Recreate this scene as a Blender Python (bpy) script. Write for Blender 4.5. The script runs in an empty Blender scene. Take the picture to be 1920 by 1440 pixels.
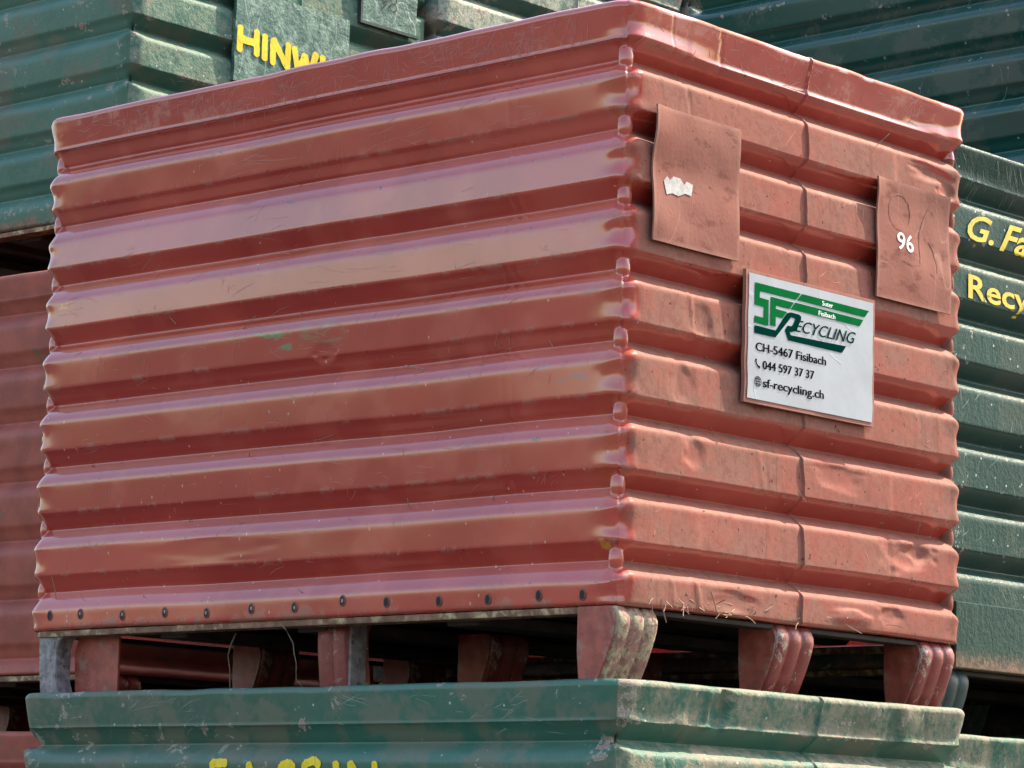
import bpy, bmesh, math, random
import numpy as np
from mathutils import Vector, Matrix

random.seed(5)
scene = bpy.context.scene
COL = scene.collection

# ------------------------------------------------------------------ camera
CAM = dict(f=5920.99, pitch=0.1496, roll=0.024975, yaw=-0.735797, loc=(2.68309, -3.18140, -0.33707))
cam_data = bpy.data.cameras.new("camera")
cam = bpy.data.objects.new("camera", cam_data)
COL.objects.link(cam)
cam_data.sensor_fit = 'HORIZONTAL'
cam_data.sensor_width = 36.0
cam_data.lens = 36.0 * CAM['f'] / 1920.0
cam_data.clip_start = 0.05
cam_data.clip_end = 2000.0
_pi, _ro, _ya = CAM['pitch'], CAM['roll'], CAM['yaw']
_fw = Vector((math.sin(_ya) * math.cos(_pi), math.cos(_ya) * math.cos(_pi), math.sin(_pi)))
_rt = Vector((math.cos(_ya), -math.sin(_ya), 0))
_up = _rt.cross(_fw)
_r2 = _rt * math.cos(_ro) + _up * math.sin(_ro)
_u2 = -_rt * math.sin(_ro) + _up * math.cos(_ro)
_m = Matrix((_r2, _u2, -_fw)).transposed().to_4x4()
_m.translation = Vector(CAM['loc'])
cam.matrix_world = _m
scene.camera = cam

# ------------------------------------------------------------------ sky, sun, exposure
SUN = Vector((0.16, 0.63, 0.76)).normalized()
world = bpy.data.worlds.new("World")
scene.world = world
world.use_nodes = True
wn = world.node_tree
wn.nodes.clear()
sky = wn.nodes.new("ShaderNodeTexSky")
sky.sky_type = 'NISHITA'
sky.sun_disc = False
sky.sun_elevation = math.asin(SUN.z)
sky.sun_rotation = math.atan2(SUN.x, SUN.y)
sky.altitude = 400
sky.air_density = 1.5
sky.dust_density = 4.0
sky.ozone_density = 0.0
bg = wn.nodes.new("ShaderNodeBackground")
bg.inputs['Strength'].default_value = 0.15
wo = wn.nodes.new("ShaderNodeOutputWorld")
wn.links.new(sky.outputs[0], bg.inputs[0])
wn.links.new(bg.outputs[0], wo.inputs[0])

sun_data = bpy.data.lights.new("sun", 'SUN')
sun_data.energy = 4.4
sun_data.angle = math.radians(0.5)
sun_data.color = (1.0, 0.87, 0.70)
sun = bpy.data.objects.new("sun", sun_data)
COL.objects.link(sun)
sun.rotation_euler = (-SUN).to_track_quat('-Z', 'Y').to_euler()
sun.location = (2, 3, 6)

vs = scene.view_settings
vs.view_transform = 'Standard'
vs.look = 'None'
vs.gamma = 1.0
vs.use_curve_mapping = False
vs.exposure = 1.62
scene.render.engine = 'CYCLES'
scene.cycles.use_denoising = True
scene.cycles.use_adaptive_sampling = True
scene.cycles.adaptive_threshold = 0.02
scene.cycles.use_light_tree = False
scene.cycles.max_bounces = 5
scene.cycles.diffuse_bounces = 3
scene.cycles.glossy_bounces = 2

# ------------------------------------------------------------------ small helpers
def tag(o, label=None, cat=None, group=None, kind=None):
    if label: o['label'] = label
    if cat: o['category'] = cat
    if group: o['group'] = group
    if kind: o['kind'] = kind
    return o

def link(name, mesh, parent=None, mat=None):
    o = bpy.data.objects.new(name, mesh)
    COL.objects.link(o)
    if parent: o.parent = parent
    if mat and not mesh.materials: mesh.materials.append(mat)
    return o

def empty(name, loc, rz=0.0):
    o = bpy.data.objects.new(name, None)
    COL.objects.link(o)
    o.location = loc
    o.rotation_euler = (0, 0, rz)
    o.empty_display_size = 0.1
    return o

def mesh_from(verts, faces, name="mesh", smooth=False):
    me = bpy.data.meshes.new(name)
    me.from_pydata([tuple(v) for v in verts], [], faces)
    me.update()
    if smooth:
        me.polygons.foreach_set('use_smooth', [True] * len(me.polygons))
    return me

def box_verts(x0, x1, y0, y1, z0, z1):
    return [(x0, y0, z0), (x1, y0, z0), (x1, y1, z0), (x0, y1, z0), (x0, y0, z1), (x1, y0, z1), (x1, y1, z1), (x0, y1, z1)]
BOX_F = [(0, 3, 2, 1), (4, 5, 6, 7), (0, 1, 5, 4), (1, 2, 6, 5), (2, 3, 7, 6), (3, 0, 4, 7)]

def bevel_box(x0, x1, y0, y1, z0, z1, b=0.002, name="mesh"):
    bm = bmesh.new()
    vs_ = [bm.verts.new(v) for v in box_verts(x0, x1, y0, y1, z0, z1)]
    for f in BOX_F: bm.faces.new([vs_[i] for i in f])
    bmesh.ops.bevel(bm, geom=bm.edges[:], offset=b, segments=2, affect='EDGES', profile=0.6)
    me = bpy.data.meshes.new(name); bm.to_mesh(me); bm.free()
    return me

def prism(poly, a0, a1, axis='y', name="mesh", bevel=0.0):
    """poly: points in the plane across axis (x,z for y; y,z for x), extruded from a0 to a1."""
    n = len(poly)
    def P(p, a): return (p[0], a, p[1]) if axis == 'y' else (a, p[0], p[1])
    v = [P(p, a0) for p in poly] + [P(p, a1) for p in poly]
    bm = bmesh.new()
    bv = [bm.verts.new(q) for q in v]
    bm.faces.new(bv[:n]); bm.faces.new(bv[n:][::-1])
    for i in range(n):
        j = (i + 1) % n
        bm.faces.new((bv[j], bv[i], bv[n + i], bv[n + j]))
    bmesh.ops.recalc_face_normals(bm, faces=bm.faces[:])
    if bevel:
        bmesh.ops.bevel(bm, geom=bm.edges[:], offset=bevel, segments=2, affect='EDGES')
    me = bpy.data.meshes.new(name); bm.to_mesh(me); bm.free()
    return me

# lattice value noise, vectorised
def _hash(ix, iy, seed):
    h = (ix.astype(np.int64) * 374761393 + iy.astype(np.int64) * 668265263 + seed * 1442695041) & 0xFFFFFFFF
    h = ((h ^ (h >> 13)) * 1274126177) & 0xFFFFFFFF
    return ((h ^ (h >> 16)) & 0xFFFF) / 32767.5 - 1.0

def vn(x, y, seed=0):
    x = np.asarray(x, float); y = np.asarray(y, float)
    x, y = np.broadcast_arrays(x, y)
    ix, iy = np.floor(x), np.floor(y)
    fx, fy = x - ix, y - iy
    fx = fx * fx * fx * (fx * (fx * 6 - 15) + 10); fy = fy * fy * fy * (fy * (fy * 6 - 15) + 10)
    a, b = _hash(ix, iy, seed), _hash(ix + 1, iy, seed)
    c, d = _hash(ix, iy + 1, seed), _hash(ix + 1, iy + 1, seed)
    return (a * (1 - fx) + b * fx) * (1 - fy) + (c * (1 - fx) + d * fx) * fy

def sstep(a, b, x):
    t = np.clip((x - a) / (b - a), 0, 1)
    return t * t * (3 - 2 * t)

# ------------------------------------------------------------------ materials
class NT:
    def __init__(self, name):
        self.m = bpy.data.materials.new(name); self.m.use_nodes = True
        self.t = self.m.node_tree; self.t.nodes.clear()
        self.out = self.t.nodes.new('ShaderNodeOutputMaterial')
        self.b = self.t.nodes.new('ShaderNodeBsdfPrincipled')
        self.t.links.new(self.b.outputs[0], self.out.inputs[0])
        self.tc = self.t.nodes.new('ShaderNodeTexCoord').outputs['Object']
        self._set('Specular IOR Level', 0.5)
    def _in(self, sock, v):
        if isinstance(v, bpy.types.NodeSocket): self.t.links.new(v, sock)
        elif v is not None:
            if sock.type == 'RGBA' and len(v) == 3: v = (*v, 1)
            sock.default_value = v
    def _set(self, name, v): self._in(self.b.inputs[name], v)
    def noise(self, scale, detail=4, rough=0.55, vec=None, dist=0.0, out='Fac', stretch=None, rot=None):
        n = self.t.nodes.new('ShaderNodeTexNoise')
        n.inputs['Scale'].default_value = scale; n.inputs['Detail'].default_value = detail
        n.inputs['Roughness'].default_value = rough; n.inputs['Distortion'].default_value = dist
        self.t.links.new(self.map(vec or self.tc, stretch, rot), n.inputs['Vector'])
        return n.outputs[out]
    def map(self, vec, stretch=None, rot=None, loc=None):
        if not stretch and not rot and not loc: return vec
        m = self.t.nodes.new('ShaderNodeMapping')
        if stretch: m.inputs['Scale'].default_value = stretch
        if rot: m.inputs['Rotation'].default_value = rot
        if loc: m.inputs['Location'].default_value = loc
        self.t.links.new(vec, m.inputs['Vector'])
        return m.outputs[0]
    def voro(self, scale, out='Distance', stretch=None, rot=None, rand=1.0, feature='F1'):
        n = self.t.nodes.new('ShaderNodeTexVoronoi'); n.feature = feature
        n.inputs['Scale'].default_value = scale; n.inputs['Randomness'].default_value = rand
        self.t.links.new(self.map(self.tc, stretch, rot), n.inputs['Vector'])
        return n.outputs[out]
    def math(self, op, a, b=0.5, c=None, clamp=False):
        n = self.t.nodes.new('ShaderNodeMath'); n.operation = op; n.use_clamp = clamp
        self._in(n.inputs[0], a); self._in(n.inputs[1], b)
        if c is not None: self._in(n.inputs[2], c)
        return n.outputs[0]
    def ramp(self, v, a, b, lo=0.0, hi=1.0):
        n = self.t.nodes.new('ShaderNodeMapRange'); n.clamp = True; n.interpolation_type = 'SMOOTHSTEP'
        self._in(n.inputs[0], v)
        for i, q in zip((1, 2, 3, 4), (a, b, lo, hi)): n.inputs[i].default_value = q
        return n.outputs[0]
    def mix(self, fac, a, b, mode='MIX'):
        n = self.t.nodes.new('ShaderNodeMix'); n.data_type = 'RGBA'; n.blend_type = mode; n.clamp_factor = True
        self._in(n.inputs[0], fac); self._in(n.inputs[6], a); self._in(n.inputs[7], b)
        return n.outputs[2]
    def mixf(self, fac, a, b):
        n = self.t.nodes.new('ShaderNodeMix'); n.data_type = 'FLOAT'
        self._in(n.inputs[0], fac); self._in(n.inputs[2], a); self._in(n.inputs[3], b)
        return n.outputs[0]
    def attr(self, name):
        n = self.t.nodes.new('ShaderNodeAttribute'); n.attribute_name = name
        return n.outputs['Fac']
    def sep(self):
        n = self.t.nodes.new('ShaderNodeSeparateXYZ'); self.t.links.new(self.tc, n.inputs[0])
        return n.outputs
    def mx(self, *a):
        r = a[0]
        for q in a[1:]: r = self.math('MAXIMUM', r, q)
        return r
    def mul(self, *a):
        r = a[0]
        for q in a[1:]: r = self.math('MULTIPLY', r, q)
        return r
    def inv(self, a): return self.math('SUBTRACT', 1.0, a)
    def line(self, scale, width, stretch=None, rot=None, detail=1.0, patch=None, thr=(0.5, 0.6), dist=0.0):
        f = self.noise(scale, detail, 0.5, stretch=stretch, rot=rot, dist=dist)
        d = self.math('ABSOLUTE', self.math('SUBTRACT', f, 0.5), 0)
        l = self.ramp(d, width * 0.4, width, 1.0, 0.0)
        if patch: l = self.mul(l, self.ramp(self.noise(patch, 2, 0.5), thr[0], thr[1]))
        return l
    def flecks(self, scale, size, keep, stretch=None, rot=None):
        d = self.voro(scale, stretch=stretch, rot=rot)
        c = self.voro(scale, out='Color', stretch=stretch, rot=rot)
        s = self.t.nodes.new('ShaderNodeSeparateColor'); self.t.links.new(c, s.inputs[0])
        return self.mul(self.ramp(d, size * 0.6, size, 1, 0), self.math('LESS_THAN', s.outputs[0], keep))
    def blot(self, cx, cy, cz, rx, ry, rz):
        """a soft box-shaped spot at a place on the crate (a stain with its own outline)"""
        o = self.sep()
        r = None
        for s, c, w in zip(o, (cx, cy, cz), (rx, ry, rz)):
            d = self.math('DIVIDE', self.math('ABSOLUTE', self.math('SUBTRACT', s, c), 0), w)
            r = d if r is None else self.math('MAXIMUM', r, d)
        return self.ramp(r, 0.6, 1.0, 1, 0)
    def bump(self, h, strength, dist=0.002, normal=None):
        n = self.t.nodes.new('ShaderNodeBump'); n.inputs['Strength'].default_value = strength
        n.inputs['Distance'].default_value = dist
        self._in(n.inputs['Height'], h)
        if normal: self.t.links.new(normal, n.inputs['Normal'])
        return n.outputs[0]

FEET = 0.097

def paint_red(name, hero=True):
    n = NT(name)
    wear, rimz, dust, cw = n.attr('wear'), n.attr('rim'), n.attr('dust'), n.attr('corner')
    fade, mott, grit = n.attr('fade'), n.attr('mott'), n.attr('grit')
    fine = n.noise(95, 2, 0.6, out='Color')
    fs = n.t.nodes.new('ShaderNodeSeparateColor'); n.t.links.new(fine, fs.inputs[0])
    fr, fg, fb = fs.outputs
    base = n.mix(n.ramp(fade, 0.3, 0.75), (0.33, 0.030, 0.019), (0.41, 0.050, 0.032))
    base = n.mix(n.mul(n.ramp(mott, 0.55, 0.90), 0.25), base, (0.50, 0.105, 0.072))
    rub = n.mul(rimz, n.ramp(n.math('ADD', n.mul(mott, 0.5), n.mul(fr, 0.6)), 0.62, 0.74), 0.45)
    base = n.mix(rub, base, (0.40, 0.14, 0.115))
    nick = n.mul(n.ramp(fg, 0.66, 0.70), n.ramp(wear, 0.2, 0.7, 0.0, 1.0))
    base = n.mix(nick, base, (0.05, 0.018, 0.015))
    z = n.sep()[2]
    v = n.t.nodes.new('ShaderNodeTexVoronoi'); v.inputs['Scale'].default_value = 75
    n.t.links.new(n.map(n.tc, (1, 1, 0.6)), v.inputs['Vector'])
    vc = n.t.nodes.new('ShaderNodeSeparateColor'); n.t.links.new(v.outputs['Color'], vc.inputs[0])
    spk = n.mul(n.ramp(v.outputs['Distance'], 0.07, 0.15, 1, 0), n.math('LESS_THAN', vc.outputs[0], n.ramp(z, 0.05 + FEET, 0.5 + FEET, 0.34, 0.03)))
    base = n.mix(n.mul(spk, 0.7), base, (0.55, 0.40, 0.31))
    if hero:
        g = n.mx(n.blot(-0.71, 0, 0.423 + FEET, 0.08, 0.05, 0.006), n.blot(-0.655, 0, 0.414 + FEET, 0.022, 0.05, 0.022), n.mul(n.blot(-0.57, 0, 0.415 + FEET, 0.06, 0.05, 0.024), 0.5))
        streak = n.noise(45, 3, 0.7, stretch=(0.5, 1, 2.0))
        base = n.mix(n.mul(g, n.ramp(streak, 0.48, 0.57), 0.8), base, (0.075, 0.20, 0.10))
        bl = n.mx(n.blot(-0.088, 0, 0.309 + FEET, 0.034, 0.05, 0.005), n.mul(n.blot(-0.13, 0, 0.327 + FEET, 0.07, 0.05, 0.003), 0.6))
        base = n.mix(n.mul(bl, n.ramp(streak, 0.48, 0.56), 0.8), base, (0.09, 0.11, 0.17))
        rs = n.mx(n.blot(-1.163, 0, 0.514 + FEET, 0.015, 0.05, 0.006), n.blot(-0.028, 0, 0.082 + FEET, 0.010, 0.04, 0.009))
        base = n.mix(n.mul(rs, n.ramp(fr, 0.45, 0.52)), base, (0.50, 0.20, 0.03))
    base = n.mix(n.mul(cw, n.ramp(mott, 0.52, 0.66), n.inv(dust), 0.5), base, (0.38, 0.075, 0.025))
    dm = n.mul(dust, n.ramp(grit, 0.2, 0.6, 0.85, 1.0))
    dcol = n.mix(n.ramp(fade, 0.3, 0.7), (0.225, 0.088, 0.066), (0.205, 0.098, 0.074))
    dcol = n.mix(n.mul(n.ramp(fb, 0.42, 0.64), 0.45), dcol, (0.165, 0.062, 0.046))
    run = n.noise(60, 3, 0.6, stretch=(1, 1, 0.10))
    dcol = n.mix(n.mul(n.ramp(run, 0.54, 0.68), n.ramp(fade, 0.35, 0.65), 0.55), dcol, (0.145, 0.056, 0.042))
    base = n.mix(n.mul(dm, 0.98), base, dcol)
    base = n.mix(n.mul(dust, n.ramp(n.math('ADD', n.mul(grit, 0.4), n.mul(fb, 0.7)), 0.66, 0.78), 0.25), base, (0.17, 0.05, 0.04))
    base = n.mix(n.mul(dust, n.ramp(fg, 0.69, 0.73)), base, (0.08, 0.025, 0.02))
    mud = n.mul(n.ramp(n.math('ADD', z, n.math('MULTIPLY', n.math('ADD', grit, fr), 0.03)), 0.022 + FEET, 0.045 + FEET, 1, 0), 0.6)
    base = n.mix(mud, base, (0.19, 0.115, 0.075))
    dirt = n.mul(wear, n.ramp(n.math('ADD', n.mul(grit, 0.5), n.mul(fr, 0.5)), 0.56, 0.66), 0.5)
    base = n.mix(dirt, base, (0.30, 0.15, 0.11))
    n._set('Base Color', base)
    r = n.mixf(n.ramp(mott, 0.3, 0.8), 0.11, 0.15)
    r = n.mixf(rub, r, 0.5)
    r = n.mixf(n.mx(n.mul(dm, 0.9), mud, dirt), r, 0.75)
    n._set('Roughness', r)
    n._set('Specular IOR Level', n.mixf(n.ramp(dust, 0.0, 0.4), 0.65, 0.06))
    n._set('Coat Weight', n.mul(n.inv(n.mx(n.ramp(dust, 0.0, 0.35), mud, dirt, rub)), 0.45))
    n._set('Coat IOR', 1.8)
    n._set('Coat Roughness', 0.09)
    h = n.mul(n.noise(170, 3, 0.65), dust)
    n._set('Normal', n.bump(h, 0.18, 0.0020))
    return n.m

def paint_green(name, c0, c1, dustcol, chip=1.0, gloss=0.35, dustk=0.8, drips=0.0, chipcol=(0.33, 0.34, 0.29)):
    n = NT(name)
    wear, dust, cw = n.attr('wear'), n.attr('dust'), n.attr('corner')
    fade, mott, grit = n.attr('fade'), n.attr('mott'), n.attr('grit')
    fine = n.noise(85, 3, 0.68, out='Color')
    fs = n.t.nodes.new('ShaderNodeSeparateColor'); n.t.links.new(fine, fs.inputs[0])
    fr, fg, fb = fs.outputs
    base = n.mix(n.ramp(fade, 0.3, 0.7), c0, c1)
    stain = n.mul(n.ramp(n.math('ADD', n.mul(mott, 0.65), n.mul(fb, 0.4)), 0.50, 0.68), 0.85 * chip)
    base = n.mix(stain, base, (0.14, 0.125, 0.090))
    dm = n.mul(dust, n.ramp(n.math('ADD', n.mul(grit, 0.22), n.mul(fb, 0.8)), 0.36, 0.64, 0.15, 1.0), dustk)
    base = n.mix(dm, base, dustcol)
    if drips:
        dr = n.mul(n.ramp(n.noise(55, 3, 0.6, stretch=(1, 1, 0.06)), 0.5, 0.66), dust, drips)
        base = n.mix(dr, base, dustcol)
    cn = n.math('ADD', n.mul(fr, 0.62), n.math('ADD', n.mul(grit, 0.30), n.math('ADD', n.mul(wear, 0.07), n.mul(cw, 0.07))))
    cn = n.math('ADD', cn, n.math('MULTIPLY', n.math('SUBTRACT', fade, 0.5), 0.12))
    t = 0.69 - 0.10 * chip
    zz = n.sep()[2]
    rust = n.ramp(n.math('ADD', zz, n.math('MULTIPLY', n.math('ADD', grit, fr), 0.05)), 0.05 + FEET, 0.085 + FEET, 1, 0)
    base = n.mix(n.mul(rust, 0.85), base, n.mix(n.ramp(fg, 0.4, 0.6), (0.22, 0.13, 0.085), (0.13, 0.085, 0.06)))
    edge = n.ramp(cn, t, t + 0.012)
    core = n.ramp(cn, t + 0.022, t + 0.035)
    base = n.mix(n.mul(edge, 0.8), base, chipcol)
    base = n.mix(n.mul(core, 0.9), base, n.mix(n.ramp(mott, 0.4, 0.6), (0.27, 0.15, 0.125), (0.22, 0.175, 0.135)))
    v = n.t.nodes.new('ShaderNodeTexVoronoi'); v.inputs['Scale'].default_value = 60
    n.t.links.new(n.tc, v.inputs['Vector'])
    vc = n.t.nodes.new('ShaderNodeSeparateColor'); n.t.links.new(v.outputs['Color'], vc.inputs[0])
    spk = n.mul(n.ramp(v.outputs['Distance'], 0.08, 0.15, 1, 0), n.math('LESS_THAN', vc.outputs[0], 0.08))
    base = n.mix(n.mul(spk, 0.7), base, (0.5, 0.55, 0.5))
    n._set('Base Color', base)
    n._set('Roughness', n.mixf(n.mx(dm, stain, edge), gloss, 0.75))
    n._set('Specular IOR Level', n.mixf(n.ramp(dust, 0.0, 0.5), 0.45, 0.08))
    h = n.mul(n.noise(110, 4, 0.7), n.math('ADD', dust, 0.08))
    n._set('Normal', n.bump(h, 0.6, 0.0030))
    return n.m

def plain(name, col, rough=0.5, var=0.2, scale=30, spec=0.5, bump=0.1, grime=None, grime_thr=(0.5, 0.65), metal=0.0):
    n = NT(name)
    c2 = tuple(q * (1 - var) for q in col)
    base = n.mix(n.ramp(n.noise(scale, 5, 0.65), 0.35, 0.65), col, c2)
    if grime:
        g = n.ramp(n.noise(scale * 0.7, 7, 0.72, dist=0.3), *grime_thr)
        base = n.mix(g, base, grime)
    n._set('Base Color', base); n._set('Roughness', rough); n._set('Specular IOR Level', spec); n._set('Metallic', metal)
    if bump: n._set('Normal', n.bump(n.noise(scale * 4, 4, 0.6), bump, 0.002))
    return n.m

M = {}
M['red'] = paint_red('red_paint')
M['red_old'] = plain('old_red_paint', (0.34, 0.080, 0.056), 0.55, 0.3, 14, 0.35, 0.25, (0.15, 0.095, 0.06), (0.56, 0.66))
M['teal'] = paint_green('weathered_green_paint', (0.026, 0.112, 0.080), (0.036, 0.095, 0.066), (0.22, 0.195, 0.14), 0.6, 0.38, 1.0)
M['green'] = paint_green('dusty_green_paint', (0.030, 0.105, 0.078), (0.045, 0.125, 0.092), (0.17, 0.22, 0.16), 0.6, 0.40, 0.8)
M['green_drip'] = paint_green('streaked_green_paint', (0.008, 0.036, 0.029), (0.012, 0.044, 0.036), (0.060, 0.090, 0.072), 0.2, 0.30, 0.2, 0.4)
M['green_dark'] = paint_green('deep_green_paint', (0.006, 0.050, 0.042), (0.009, 0.060, 0.050), (0.05, 0.12, 0.10), 0.2, 0.22, 0.3)
M['rusty'] = plain('rusty_dirty_steel', (0.24, 0.135, 0.085), 0.8, 0.5, 40, 0.3, 0.5, (0.40, 0.32, 0.19), (0.52, 0.62))
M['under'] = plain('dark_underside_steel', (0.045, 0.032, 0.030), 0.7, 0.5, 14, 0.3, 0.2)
M['foot_red'] = plain('foot_red_paint', (0.32, 0.070, 0.048), 0.5, 0.35, 40, 0.4, 0.2, (0.24, 0.13, 0.10), (0.52, 0.66))
M['foot_worn'] = plain('foot_worn_edge', (0.22, 0.04, 0.032), 0.42, 0.3, 60, 0.5, 0.3, (0.34, 0.27, 0.22), (0.56, 0.64))
M['foot_muddy'] = plain('foot_muddy_paint', (0.26, 0.13, 0.105), 0.75, 0.4, 90, 0.3, 0.6, (0.32, 0.27, 0.17), (0.46, 0.58))
M['foot_grey'] = plain('foot_bare_steel', (0.26, 0.235, 0.24), 0.55, 0.5, 60, 0.4, 0.35, (0.09, 0.065, 0.06), (0.56, 0.62))
M['foot_green'] = plain('foot_green_paint', (0.03, 0.055, 0.052), 0.5, 0.4, 24, 0.4, 0.3, (0.12, 0.13, 0.12), (0.60, 0.70))
M['hole'] = plain('rivet_hole', (0.012, 0.009, 0.009), 0.8, 0.3, 60)
M['pale'] = plain('rivet_glint', (0.38, 0.34, 0.31), 0.6, 0.4, 200)
M['grime'] = plain('rivet_grime', (0.20, 0.07, 0.055), 0.75, 0.5, 160)
M['plate_red'] = None
M['white_text'] = plain('white_number_print', (0.60, 0.57, 0.54), 0.5, 0.05, 80, 0.4, 0)
M['paper'] = plain('torn_sticker_paper', (0.40, 0.385, 0.37), 0.7, 0.3, 120, 0.3, 0.4, (0.30, 0.25, 0.22), (0.62, 0.66))
M['ink'] = plain('pencil_line', (0.17, 0.075, 0.06), 0.7, 0.2, 50)
M['straw'] = plain('dry_straw', (0.30, 0.20, 0.13), 0.8, 0.4, 60)
M['twig'] = plain('dry_twig', (0.16, 0.115, 0.085), 0.85, 0.4, 60)
M['yellow'] = plain('yellow_letter_paint', (0.80, 0.58, 0.015), 0.5, 0.15, 40, 0.4, 0.2, (0.10, 0.13, 0.08), (0.60, 0.66))
M['ochre'] = plain('ochre_letter_paint', (0.62, 0.43, 0.02), 0.45, 0.15, 40, 0.4, 0.1, (0.06, 0.08, 0.05), (0.58, 0.64))
M['black_print'] = plain('black_print', (0.003, 0.003, 0.006), 0.8, 0.1, 50, 0.0, 0)
M['logo_green'] = plain('bright_green_print', (0.005, 0.110, 0.028), 0.8, 0.15, 25, 0.0, 0)
M['logo_dark'] = plain('dark_green_print', (0.001, 0.026, 0.020), 0.8, 0.1, 25, 0.0, 0)
M['print_white'] = plain('white_print', (0.74, 0.80, 0.76), 0.4, 0.05, 50, 0.4, 0)

def plate_mat():
    n = NT('dusty_red_plate')
    base = n.mix(n.ramp(n.noise(6, 5, 0.6), 0.35, 0.7), (0.215, 0.078, 0.057), (0.225, 0.093, 0.070))
    st = n.ramp(n.noise(16, 6, 0.7, stretch=(1, 1.0, 2.5)), 0.54, 0.64)
    base = n.mix(n.mul(st, 0.75), base, (0.13, 0.038, 0.030))
    sc = n.line(15, 0.006, stretch=(1, 1, 0.4), patch=6, thr=(0.46, 0.56))
    base = n.mix(n.mul(sc, 0.4), base, (0.36, 0.19, 0.15))
    wear = n.attr('wear')
    base = n.mix(n.mul(wear, 0.6), base, (0.34, 0.17, 0.13))
    pit = n.ramp(n.noise(95, 2, 0.5), 0.73, 0.77)
    base = n.mix(pit, base, (0.10, 0.03, 0.025))
    n._set('Base Color', base); n._set('Roughness', 0.7); n._set('Specular IOR Level', 0.1)
    h = n.math('ADD', n.noise(130, 4, 0.65), n.math('MULTIPLY', n.noise(30, 4, 0.6), 1.5))
    n._set('Normal', n.bump(h, 0.2, 0.002))
    return n.m
M['plate_red'] = plate_mat()

def plate_green_mat(name, col, dustc, k):
    n = NT(name)
    base = n.mix(n.ramp(n.noise(9, 6, 0.7), 0.40, 0.62), col, tuple(0.8 * c for c in col))
    d = n.ramp(n.noise(38, 7, 0.75), 0.46, 0.60)
    base = n.mix(n.mul(d, k), base, dustc)
    sc = n.line(18, 0.008, stretch=(1, 1, 0.5), patch=6, thr=(0.44, 0.52))
    base = n.mix(n.mul(sc, 0.6), base, (0.5, 0.55, 0.5))
    n._set('Base Color', base); n._set('Roughness', 0.5)
    n._set('Normal', n.bump(n.math('ADD', n.noise(90, 5, 0.7), n.noise(40, 4, 0.6)), 0.55, 0.003))
    return n.m
M['plate_green'] = plate_green_mat('scuffed_green_plate', (0.030, 0.105, 0.080), (0.17, 0.27, 0.21), 0.7)

def sticker_mat():
    n = NT('white_sticker')
    base = n.mix(n.ramp(n.noise(12, 5, 0.6), 0.4, 0.7), (0.26, 0.28, 0.31), (0.235, 0.25, 0.28))
    dirt = n.ramp(n.noise(60, 6, 0.7), 0.66, 0.72)
    base = n.mix(n.mul(dirt, 0.5), base, (0.35, 0.32, 0.30))
    n._set('Base Color', base); n._set('Roughness', 0.38)
    h = n.math('ADD', n.noise(22, 3, 0.5), n.mul(n.line(16, 0.02, patch=7, thr=(0.5, 0.6)), 0.5))
    n._set('Normal', n.bump(h, 0.22, 0.003))
    return n.m
M['sticker'] = sticker_mat()

def ground_mat():
    n = NT('asphalt_yard')
    base = n.mix(n.ramp(n.noise(1.2, 5, 0.6), 0.35, 0.65), (0.040, 0.034, 0.029), (0.030, 0.026, 0.023))
    st = n.voro(38, out='Color')
    base = n.mix(0.35, base, n.mix(0.95, st, (0.035, 0.03, 0.027)))
    n._set('Base Color', base); n._set('Roughness', 0.9)
    n._set('Normal', n.bump(n.voro(38), 0.6, 0.02))
    return n.m
M['ground'] = ground_mat()

# ------------------------------------------------------------------ the corrugated crate body
W1, W2 = 1.222, 0.814
ZV_FULL = [0.062, 0.160, 0.258, 0.357, 0.455, 0.552, 0.650, 0.745]

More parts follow.
